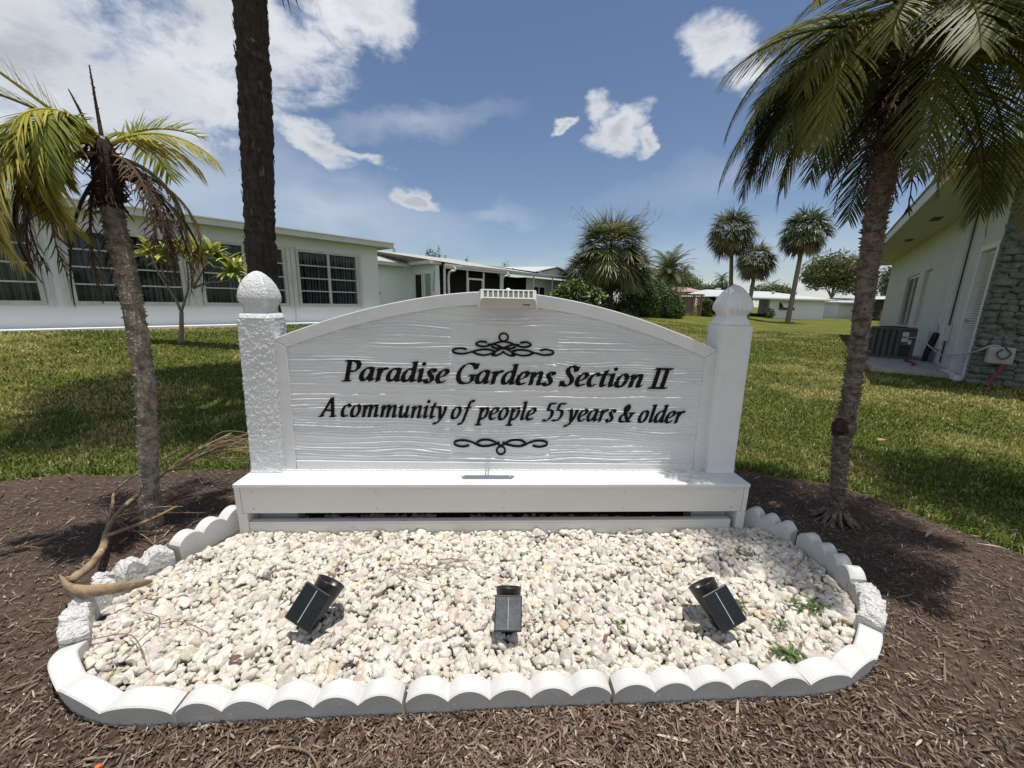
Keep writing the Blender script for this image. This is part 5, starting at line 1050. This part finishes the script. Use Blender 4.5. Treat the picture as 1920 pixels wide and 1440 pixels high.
for sx, n0 in ((-1, 5), (1, 6), (.1, 3)):
    for k in range(n0):
        a = np.array([sx*rng.uniform(.6, 1.4), 0, 5.0]); P_ = [a]
        d = np.array([sx*rng.uniform(.3, .9), rng.uniform(-.3, .3), rng.uniform(.5, 1.0)])
        for i in range(5): P_.append(P_[-1]+d*.42); d = d+rng.normal(0, .18, 3)
        b.tube(P_, np.linspace(.02, .005, 6), 4)
        for i in (2, 3, 4, 5):
            for _ in range(2): b.tube([P_[i], P_[i]+rng.normal(0, .28, 3)+np.array([0, 0, .1])], [.009, .003], 3)
b.build('bare_twig', MT['drytwig'], t)
# plumeria shrub beside it
def shrub(base, parts, n, size, tints, label, name='shrub', stems=True, cat='shrub', group=None, core=.35):
    t = thing(name, base, label, cat, group); b = MB()
    for i, (c, rad, k) in enumerate(parts): leaf_cloud(b, c, rad, int(n*k), size, tints, seed=i+int(abs(base[0])*10), core=core)
    b.build('foliage', MT['leaf'], t)
    if stems:
        s = MB()
        for i, (c, rad, k) in enumerate(parts):
            for _ in range(3): s.tube([(c[0]*.4+rng.uniform(-.1, .1), c[1]*.4, -.1), (c[0]*.8, c[1]*.8, c[2]*.6), (c[0]+rng.uniform(-.3, .3)*rad[0], c[1], c[2]+rad[2]*.4)], [.04, .03, .01], 5)
        s.build('stem', MT['bark'], t)
    return t
t = thing('frangipani_shrub', (3.6, 22.6, .15), 'rounded frangipani shrub with long leaves left of the bushy fan palm', 'shrub'); b = MB()
for k in range(190):
    tp = np.array([rng.uniform(-1.5, 1.6), rng.uniform(-.8, .8), 0]); tp[2] = 2.35-abs(tp[0])*.4-rng.uniform(0, 1.4)
    for q in range(11):
        a = rng.uniform(0, 2*math.pi); e = rng.uniform(-.4, .9); leaflet(b, tp, np.array([math.cos(a)*math.cos(e), math.sin(a)*math.cos(e), math.sin(e)]), np.array([0, 0, 1.]), .36, .11, .6, np.array([(.13, .19, .055), (.20, .26, .085), (.30, .35, .15)][rng.integers(3)]), 3)
b.build('foliage', MT['leaf'], t)
b = MB()
for k in range(16): b.tube([(rng.uniform(-.2, .2), 0, -.1), (rng.uniform(-.8, .8), rng.uniform(-.3, .3), .7), (rng.uniform(-1.2, 1.2), rng.uniform(-.5, .5), 1.4)], [.05, .04, .02], 5)
b.build('stem', MT['bark'], t)
shrub((8.6, 25.6, 0), [((-1.0, 0, .95), (1.4, 1.2, 1.2), .3), ((.6, 0, 1.25), (1.5, 1.2, 1.35), .4), ((1.7, .2, .8), (1.0, 1, 1.0), .2), ((-2.2, -.2, .6), (.8, .8, .8), .1), ((-4.2, .8, .8), (1.5, .8, 1.2), .25)], 15000, .085, GB, 'dense dark green hedge shrub right of the bushy fan palm', 'dense_shrub', cat='shrub')
shrub((10.9, 27.6, 0), [((0, 0, .5), (.9, .7, .7), 1)], 2500, .09, [(.13, .15, .04), (.08, .11, .03), (.2, .2, .08)], 'low yellow green shrub between the dark hedge and the lattice', 'low_shrub')
t = thing('dry_shrub', (6.9, 22.4, 0), 'dry grey twiggy shrub below the dark hedge at the lawn edge', 'shrub'); b = MB()
for k in range(230):
    a = rng.uniform(0, 2*math.pi); e = rng.uniform(.1, 1.3); d = np.array([math.cos(a)*math.cos(e), math.sin(a)*math.cos(e)*.7, math.sin(e)*.8]); b.tube([d*.1, d*.45, d*rng.uniform(.6, .95)+np.array([0, 0, -.1])], [.012, .008, .003], 3)
b.build('twig', MT['debris'], t)
# date palm
t = thing('date_palm', (13.2, 34.2, 0), 'feathery date palm rising behind the dark hedge', 'palm tree')
b = MB(); b.tube([(0, 0, 0), (0, 0, 3.9)], [.33, .3], 12, noise=.1); b.build('trunk', MT['trunkdark'], t); b = MB()
for k in range(54):
    lv = k/54; frond(b, (0, 0, 4.0), k*2.4, R(78-lv*115), 2.7*rng.uniform(.85, 1.05), R(60), np.array([(.10, .12, .055), (.14, .15, .07), (.19, .15, .075)][rng.choice(3, p=[.5, .35, .15])]), nl=26, ll=.55, w=.05, lift=.3, ldroop=.4, sk=4, seg=2)
b.build('crown', MT['frond'], t)
# far white house
fh = thing('far_white_house', (0, 0, 0), 'low white house with a white tile roof far across the lawn behind the palms', 'house')
A0 = px_to(1235, 600, 35.0); B0 = px_to(1556, 604, 40.2)
ang = math.atan2(40.9-36.6, 32.3-13.6); fh.location = (13.6, 36.6, 0); fh.rotation_euler = (0, 0, ang); LW = math.hypot(32.3-13.6, 40.9-36.6)
m = MB(); m.bb(12.3, LW, 0, .25, -.1, 2.05); m.bb(LW-.25, LW, .2505, 8, -.1, 2.05); m.bb(5.8, 10.2, 2.2, 2.4, -.1, 2.05); m.build('wall', MT['wallfar'], fh)
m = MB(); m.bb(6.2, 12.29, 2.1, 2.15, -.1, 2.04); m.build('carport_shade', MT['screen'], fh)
m = MB(); m.add([(5.3, -.7, 2.08), (LW+.7, -.7, 2.08), (LW-3.0, 4.2, 2.9), (8.2, 4.2, 2.9), (LW+.7, 9, 2.08), (5.3, 9, 2.08)], [(0, 1, 2, 3), (1, 4, 2), (4, 5, 3, 2), (5, 0, 3), (0, 5, 4, 1)]); m.build('roof', MT['roofwhite'], fh)
m = MB(); m.bb(5.3, LW+.7, -.72, -.705, 1.96, 2.09); m.build('fascia_board', MT['whiteedge'], fh)
for x in (5.8, 9.1):
    m = MB(); m.bb(x, x+.12, -.5, -.38, -.1, 2.05); m.build('post', MT['whiteedge'], fh)
m = MB(); m.bb(13.5, 15.4, -.03, -.001, .95, 1.72); w = m.build('window', MT['glass'], fh)
m = MB()
for k in range(2): x = 13.5+k*.95; m.add([(x, -.04, 1.8), (x+.84, -.04, 1.8), (x+.84, -.55, 1.25), (x, -.55, 1.25), (x, -.03, 1.76), (x+.84, -.03, 1.76), (x+.84, -.54, 1.21), (x, -.54, 1.21)], [(0, 3, 2, 1), (4, 5, 6, 7), (0, 4, 7, 3), (1, 2, 6, 5), (2, 3, 7, 6)])
m.build('awning', MT['louver'], w)
m = MB(); m.lathe([(.15, 0), (.15, .25), (.22, .26), (.001, .35)], (15.0, 2.4, 2.55), 12); m.build('roof_vent', MT['galv'], fh)
m = MB(); m.bb(9.5, 9.9, 4.1, 4.5, 2.5, 3.1); m.build('chimney', MT['whiteedge'], fh)
b = MB(); leaf_cloud(b, (0, 0, .55), (.5, .4, .6), 350, .12, GB, seed=4); t = thing('small_shrub', (24.8, 38.0, 0), 'small dark shrub against the wall of the far white house', 'shrub'); b.build('foliage', MT['leaf'], t)
# neighbour roofs and walls
def lowhouse(x0, x1, y, h, depth, rm, wm, label, name, rh=.7, open_=False):
    t = thing(name, (x0, y, 0), label, 'house'); L_ = x1-x0
    m = MB(); m.bb(0, L_, 0, .2, -.1, h); m.bb(0, .2, .2005, depth, -.1, h); m.bb(L_-.2, L_, .2005, depth, -.1, h); m.build('wall', wm, t)
    m = MB(); m.add([(-.5, -.6, h), (L_+.5, -.6, h), (L_*.8, depth/2, h+rh), (L_*.2, depth/2, h+rh), (L_+.5, depth+.5, h), (-.5, depth+.5, h)], [(0, 1, 2, 3), (1, 4, 2), (4, 5, 3, 2), (5, 0, 3), (0, 5, 4, 1)]); m.build('roof', rm, t)
    m = MB(); m.bb(-.5, L_+.5, -.63, -.602, h-.12, h+.02); m.build('fascia_board', MT['whiteedge'], t)
    for k in range(2):
        xa = L_*(.2+.45*k); m = MB(); m.bb(xa, xa+L_*.15, -.03, -.001, h*.35, h*.8); w = m.build('window', MT['glass'], t); m = MB(); m.bb(xa-.08, xa+L_*.15+.08, -.06, -.031, h*.8, h*.8+.08); m.build('window_frame', MT['whiteedge'], w)
lowhouse(14.0, 20.0, 43.5, 2.75, 8, MT['roofred'], MT['wallfar'], 'house with a faded reddish roof seen above the lattice screen', 'red_roofed_house', .9)
lowhouse(40.5, 52, 49, 2.0, 8, MT['roofwhite'], MT['wallfar'], 'distant white roofed house right of the far white house', 'distant_house', .6)
lowhouse(40.0, 46, 38.0, 2.3, 8, MT['roofwhite'], MT['acdark'], 'dark fronted house with white fascia beyond the corner of the right house', 'dark_fronted_house', .5)
# lattice screen
t = thing('lattice_fence', (11.6, 30.2, 0), 'brown wooden lattice screen between the hedge and the far white house', 'fence', rz=R(8))
m = MB(); 
for x in (0, 1.15, 2.3, 3.0): m.bb(x, x+.1, 0, .1, -.05, 1.95)
m.build('post', MT['lattice'], t); m = MB(); m.bb(-.1, 3.2, -.03, .13, 1.951, 2.07); m.build('top_beam', MT['lattice'], t)
m = MB()
for k in range(-14, 26):
    for s in (-1, 1):
        x0 = k*.17; pts = []
        for z in (0.0, 1.95):
            pts.append((x0+s*z*.95+(1.9 if s < 0 else -.0), z))
        (xa, za), (xb, zb) = pts
        # clip to the frame 0..3.0
        lo, hi = 0.0, 3.05; dx = xb-xa; t0, t1 = 0., 1.
        ta, tb = (lo-xa)/dx, (hi-xa)/dx; t0 = max(t0, min(ta, tb)); t1 = min(t1, max(ta, tb))
        if t1 <= t0: continue
        p = np.array([xa+dx*t0, .03 if s > 0 else .045, za+(zb-za)*t0]); q = np.array([xa+dx*t1, .03 if s > 0 else .045, za+(zb-za)*t1]); d = (q-p)/np.linalg.norm(q-p); n_ = np.array([-d[2], 0, d[0]])*.02
        m.add([p-n_, p+n_, q+n_, q-n_, p-n_+(0, .012, 0), p+n_+(0, .012, 0), q+n_+(0, .012, 0), q-n_+(0, .012, 0)], [(0, 3, 2, 1), (4, 5, 6, 7), (0, 1, 5, 4), (2, 3, 7, 6), (1, 2, 6, 5), (0, 4, 7, 3)])
m.build('lattice_panel', MT['lattice'], t)
shrub((15.2, 31.2, 0), [((0, 0, .8), (.6, .5, .95), 1)], 2600, .09, GB, 'narrow green shrub at the right end of the lattice', 'narrow_shrub')
# dry grey bush before the carport, stone row
shrub((19.2, 33.2, 0), [((0, 0, 1.1), (.7, .6, .9), 1)], 1500, .07, [(.16, .17, .12), (.12, .14, .09)], 'pale wispy shrub beside the right finial before the carport', 'wispy_shrub', core=.1)
b = MB(); v0, f0 = icosphere(1)
for k in range(26): b.add(v0*np.array([rng.uniform(.1, .2), .1, rng.uniform(.06, .1)])*(1+.15*rng.normal(size=(len(v0), 1)))+np.array([k*.21, rng.uniform(-.15, .15), .04]), f0)
t = b.build('stone_edging', MT['concrete'], loc=None); t.location = (17.0, 31.0, 0); tag(t, 'low row of grey stones edging the lawn before the far white house', 'stone edging')
# far trees
GY2 = [(.12, .135, .045), (.17, .17, .06), (.08, .10, .035)]; GF = [(.10, .14, .045), (.075, .11, .04), (.14, .17, .06)]; GY = [(.19, .20, .07), (.14, .17, .055), (.23, .22, .09)]
def broad(base, h, rad, n, tints, label, seed, size=.2, group='trees on the far skyline'):
    t = thing('broad_tree', base, label, 'tree', group); b = MB(); g = np.random.default_rng(seed)
    for k in range(9): a = g.uniform(0, 6.28); c = (math.cos(a)*rad*.45, math.sin(a)*rad*.3, h*(.62+.3*g.random())); leaf_cloud(b, c, (rad*.6, rad*.5, h*.26), n//4, size, tints, seed=seed+k, core=.15)
    b.build('crown', MT['leaf'], t); b = MB(); b.tube([(0, 0, -.1), (.1, 0, h*.35), (0, 0, h*.7)], [.2, .15, .06], 7)
    for k in range(4): b.tube([(.1, 0, h*.35), (g.uniform(-1, 1)*rad*.5, 0, h*.65)], [.1, .04], 5)
    b.build('trunk', MT['bark'], t)
broad((19.3, 47.5, 0), 5.0, 3.0, 2600, GF, 'green tree behind the reddish roof left of the tallest cabbage palm', 31)
broad((16.2, 46.5, 0), 5.0, 2.4, 2600, GY, 'pale green tree just right of the date palm', 37)
broad((42.5, 53, 0), 7.2, 4.2, 5200, GY2, 'yellow green spreading tree on the skyline left of the right palm trunk', 41)
broad((55.5, 56, 0), 6.8, 4.0, 5200, GF, 'bright green tree between the right palm trunk and the right house', 47)
broad((40.0, 62, 0), 4.2, 3.5, 1600, GF, 'low dark tree behind the right end of the far white house', 53)
broad((30.5, 60, 0), 4.0, 3.5, 1600, GF, 'low tree peeping over the middle of the white tile roof', 59)
broad((25.5, 58, 0), 3.9, 3.2, 1600, GF, 'low tree peeping over the white tile roof between two palm trunks', 61)
broad((21.8, 56, 0), 4.4, 2.8, 1600, GF, 'low tree behind the carport beside the tallest palm trunk', 67)
def feather(base, h, L_, label, n=22, seg=2, tr=.12, w=.06):
    t = thing('feather_palm', base, label, 'palm tree', 'small feather palms on the far skyline'); b = MB(); b.tube([(0, 0, 0), (.1, 0, h*.5), (0, 0, h)], tr, 6); b.build('trunk', MT['bark'], t); b = MB()
    for k in range(n): frond(b, (0, 0, h), k*2.4, R(75-k/n*100), L_, R(80), (.09, .12, .045), nl=14, ll=L_*.22, w=w, lift=.1, ldroop=.5, sk=3, seg=2)
    b.build('crown', MT['frond'], t)
feather((27.4, 52, 0), 7.0, 1.9, 'slender coconut palm standing tallest on the skyline left of the cabbage palms') if 0 else None
feather((25.6, 60, 0), 6.4, 1.5, 'slender feather palm above the skyline between the date palm and tallest cabbage palm')
feather((20.2, 50, 0), 3.9, 2.4, 'wide arching feather palm over the lattice screen', w=.09)
feather((34.5, 66, 0), 4.3, 1.8, 'small feather palm peeping over the white tile roof at its left')
feather((41.5, 64, 0), 4.4, 2.0, 'small feather palm peeping over the white tile roof at its right')
feather((31.3, 60, 0), 5.2, 1.8, 'feather palm crown behind the two left cabbage palm trunks')
# skyline left: treetops over the roofs
for px, y, h, rad, lab in ((806, 58, 7.6, .75, 'leftmost of the tiny treetops poking over the porch house roof'), (820, 60, 7.7, .9, 'middle tiny treetop poking over the porch house roof'), (876, 62, 7.1, .5, 'tiny treetop just right of the second roof vent'), (948, 66, 6.9, .8, 'pointed dark treetop above the gabled house')):
    q = px_to(px, 560, y); broad((q[0], q[1], 0), h, rad, 500, GF, lab, 71+px, size=.14)
# bins and a small cart near the far right house
t = thing('flowering_shrub', (31.5, 33.0, 0), 'small shrub with orange flowers beyond the right palm trunk', 'shrub'); b = MB(); leaf_cloud(b, (0, 0, .6), (.6, .5, .7), 500, .1, GB+[(.7, .3, .03)], seed=8); b.build('foliage', MT['leaf'], t)
t = thing('wheeled_bin', (35.2, 39.2, 0), 'dark wheeled bin beside the far white house', 'bin'); m = MB(); m.add([(-.25, -.3, .05), (.25, -.3, .05), (.25, .3, .05), (-.25, .3, .05), (-.32, -.38, 1.0), (.32, -.38, 1.0), (.32, .38, 1.0), (-.32, .38, 1.0)], [(3, 2, 1, 0), (4, 5, 6, 7), (0, 1, 5, 4), (1, 2, 6, 5), (2, 3, 7, 6), (3, 0, 4, 7)]); m.build('body', MT['blackrubber'], t); m = MB(); m.box((0, 0, 1.04), (.7, .82, .07)); m.build('lid', MT['blackrubber'], t, bevel=.02); m = MB(); m.tube([(-.3, .33, .1), (.3, .33, .1)], .1, 12); m.build('wheel', MT['plasticblack'], t)

# ------------------------------------------------------------------ fallen palm stalk, twigs, weeds, scraps
def fallen():
    t = thing('fallen_palm_stalk', (-1.66, 1.25, 0), 'dry branched palm flower stalk with curved brown spathe fallen over the left edging', 'fallen branch'); o = np.array([-1.66, 1.25, 0]); b = MB()
    def T(pts, r0, r1, seg=9): P_ = catmull([np.array(p)-o for p in pts], 6); b.tube(P_, np.linspace(r0, r1, len(P_)), seg, noise=.06)
    T([(-1.655, 1.26, .13), (-1.70, 1.36, .11), (-1.82, 1.52, .075), (-1.95, 1.66, .06)], .016, .0135)
    T([(-1.95, 1.66, .06), (-2.02, 1.80, .09), (-2.03, 1.98, .14), (-1.98, 2.05, .20)], .0135, .009)
    T([(-1.95, 1.66, .06), (-2.10, 1.84, .09), (-2.20, 1.98, .13), (-2.10, 2.15, .22), (-2.02, 2.3, .28)], .008, .004)
    T([(-1.98, 2.05, .20), (-1.85, 2.12, .26), (-1.70, 2.15, .33)], .012, .006); T([(-1.98, 2.05, .20), (-1.93, 2.25, .26), (-1.86, 2.42, .30)], .010, .005); T([(-1.90, 1.62, .07), (-1.78, 1.72, .10), (-1.68, 1.76, .15)], .010, .005)
    for _ in range(44):
        s = [(-1.98, 2.05, .20), (-1.85, 2.12, .26), (-2.02, 1.9, .12), (-1.93, 2.25, .26), (-2.0, 1.75, .08)][rng.integers(5)]; d = np.array([rng.uniform(.25, 1.0), rng.uniform(-.35, .5), rng.uniform(-.05, .28)]); L_ = rng.uniform(.25, .75); s = np.array(s)
        T([s, s+d*L_*.5+rng.normal(0, .02, 3), s+d*L_+np.array([0, 0, -.06])+rng.normal(0, .03, 3)], .0035, .0013, 5)
    b.build('stalk', MT['deadwood'], t, smooth=True)
    s = MB(); P_ = catmull([np.array(p)-o for p in [(-1.705, 1.266, .142), (-1.625, 1.225, .126), (-1.55, 1.205, .128), (-1.475, 1.215, .130), (-1.43, 1.265, .108), (-1.405, 1.315, .086)]], 8)
    n = len(P_); wd = np.interp(np.linspace(0, 1, n), [0, .1, .35, .65, .9, 1], [.002, .015, .024, .021, .014, .005]); k = 9; V = []
    for i in range(n):
        for j in range(k): a = -1.9+3.8*j/(k-1); V.append(P_[i]+np.array([0, -math.cos(a)*wd[i]*.6, math.sin(a)*wd[i]*1.0]))
    m2 = len(V); V2 = [v+np.array([0, .003, 0]) for v in V]; F = [(i*k+j, (i+1)*k+j, (i+1)*k+j+1, i*k+j+1) for i in range(n-1) for j in range(k-1)]
    s.add(V+V2, F+[tuple(q+m2 for q in f)[::-1] for f in F]); s.build('spathe', MT['deadwood'], t, smooth=True)
fallen()
t = thing('dry_twig', (-.15, 1.50, .055), 'tangle of thin dry twigs lying on the gravel behind the spotlights', 'twig'); b = MB()
for _ in range(10):
    a = rng.uniform(-.6, .6); p = np.array([rng.uniform(-.36, -.1), rng.uniform(-.16, .02), .012]); d = np.array([math.cos(a), math.sin(a)*.7, 0]); L_ = rng.uniform(.12, .3)
    b.tube(catmull([p, p+d*L_*.5+np.array([0, .02*rng.normal(), .018]), p+d*L_+np.array([0, .03*rng.normal(), .004])], 4), np.linspace(.0019, .0008, 9), 4)
b.build('stem', MT['drytwig'], t)
t = thing('dry_twig', (-1.28, 1.09, .06), 'thin dark twigs lying on the gravel near the left tip of the bed', 'twig'); b = MB()
for pts in ([(-.05, .1, .0), (.05, .06, .01), (.06, -.03, .01), (.055, -.08, .005)], [(-.12, -.02, .0), (0, -.005, .012), (.1, -.06, .01), (.15, -.1, .0)], [(.06, .05, .0), (.14, .05, .012), (.25, .02, .0)]): b.tube(catmull(pts, 5), .0018, 5)
b.build('stem', MT['drytwig'], t)
WC = [(.09, .15, .04), (.13, .20, .06), (.07, .11, .03)]
def weed(x, y, n, spread, L_, label):
    t = thing('weed', (x, y, .056), label, 'weed', 'small green weeds in the gravel'); b = MB()
    for _ in range(n):
        a = rng.uniform(0, 2*math.pi); r_ = rng.random()*spread; p = np.array([math.cos(a)*r_, math.sin(a)*r_*.6, rng.uniform(.0, .012)]); e = rng.uniform(.1, .8); a2 = rng.uniform(0, 6.28)
        leaflet(b, p, np.array([math.cos(a2)*math.cos(e), math.sin(a2)*math.cos(e), math.sin(e)]), np.array([0, 0, 1.]), L_*rng.uniform(.6, 1.2), L_*.32, .6, WC[rng.integers(3)], 3)
    for _ in range(max(2, n//7)):
        a = rng.uniform(0, 6.28); b.tube([(0, 0, -.02), (math.cos(a)*spread*.5, math.sin(a)*spread*.3, .01), (math.cos(a)*spread, math.sin(a)*spread*.6, .008)], .0013, 4, tint=(.10, .13, .05))
    b.build('foliage', MT['leaf'], t)
weed(.955, 1.075, 42, .055, .035, 'weed clump close to the front edging at the right'); weed(1.19, 1.30, 46, .08, .028, 'widest weed clump near the right tip of the bed'); weed(.89, 1.30, 18, .05, .034, 'weed with broad leaves beside the right spotlight panel'); weed(1.01, 1.20, 14, .04, .022, 'sparse weed between the front weed clump and the wide one'); weed(1.12, 1.62, 12, .05, .03, 'faint weed in the shade near the right leg of the sign'); weed(.40, 1.18, 8, .02, .018, 'tiny weed alone in the gravel between the middle and right spotlights')
def scrap(x, y, z, L_, w, a, m, name, label, cat):
    b = MB(); c, s_ = math.cos(a), math.sin(a); P_ = np.array([(-L_/2, 0, 0), (-L_*.1, w*.1, .006), (L_*.25, -w*.1, .009), (L_/2, 0, .002)]); A = []; B = []
    for i, p in enumerate(P_): ww = w*(.35, 1, .9, .15)[i]/2; A.append((p[0]*c-(p[1]+ww)*s_, p[0]*s_+(p[1]+ww)*c, p[2])); B.append((p[0]*c-(p[1]-ww)*s_, p[0]*s_+(p[1]-ww)*c, p[2]))
    A2 = [(q[0], q[1], q[2]+.0015) for q in A]; B2 = [(q[0], q[1], q[2]+.0015) for q in B]
    b.strip(A, B); b.strip(B2, A2); b.strip(A, A2); b.strip(B2, B); o = b.build(name, m); o.location = (x, y, z); tag(o, label, cat)
scrap(-1.02, .735, .026, .022, .012, .9, MT['orange'], 'plastic_scrap', 'small orange plastic scrap on the mulch at the bottom left', 'scrap')
scrap(2.26, 1.86, .024, .09, .013, .5, MT['debris'], 'palm_strip', 'pale strip of palm leaf on the mulch at the lower right near the lawn', 'debris')
scrap(2.48, 1.76, .024, .11, .010, -.5, MT['debris'], 'palm_strip', 'longer pale strip of palm leaf at the far right of the mulch', 'debris')
scrap(3.35, 3.3, .05, .08, .05, .3, mat('dry_orange_leaf', (.45, .20, .10), (.35, .15, .08), 40, rough=.7), 'dry_leaf', 'dry orange brown leaf lying on the lawn at the right', 'leaf')

dl = mat('red_brown_dry_leaf', (.20, .10, .06), (.12, .06, .04), 60, rough=.7)
scrap(-.86, 1.005, .066, .035, .020, .7, dl, 'dry_leaf', 'curled red brown leaf on the pebbles near the front left edging', 'leaf')
scrap(-.78, .985, .064, .050, .008, .5, MT['debris'], 'dry_leaf', 'thin tan leaf strip on the pebbles next to the curled brown leaf', 'leaf')
scrap(.345, 1.12, .062, .030, .014, 1.2, dl, 'dry_leaf', 'small brown leaf on the pebbles between the middle and right spotlights', 'leaf')
def gtwig(x, y, L_, a, label, bend=.03, r_=.0028):
    b = MB(); c, s_ = math.cos(a), math.sin(a); pts = [(0, 0, 0), (c*L_*.35-s_*bend, s_*L_*.35+c*bend, .010), (c*L_*.7, s_*L_*.7, .004), (c*L_, s_*L_, .012)]
    b.tube(catmull(pts, 5), np.linspace(r_, r_*.4, 16), 5); b.tube([pts[1], (pts[1][0]+c*.05-s_*.05, pts[1][1]+s_*.05+c*.05, .014)], [r_*.6, r_*.2], 4)
    o = b.build('ground_twig', MT['drytwig']); o.location = (x, y, .018); tag(o, label, 'twig', 'twigs lying on the mulch')
gtwig(-.62, .80, .30, -.45, 'longest dark twig on the mulch in front of the front left edging', r_=.0032)
gtwig(-1.75, 1.12, .16, .7, 'short twig on the mulch left of the rough edging blocks')
gtwig(-1.62, .80, .12, .6, 'pale short twig on the mulch near the bottom left corner')
gtwig(-2.35, 1.52, .28, .35, 'thin twig on the mulch at the left picture edge')
gtwig(1.10, .78, .18, 2.4, 'twig on the mulch below the front right edging')
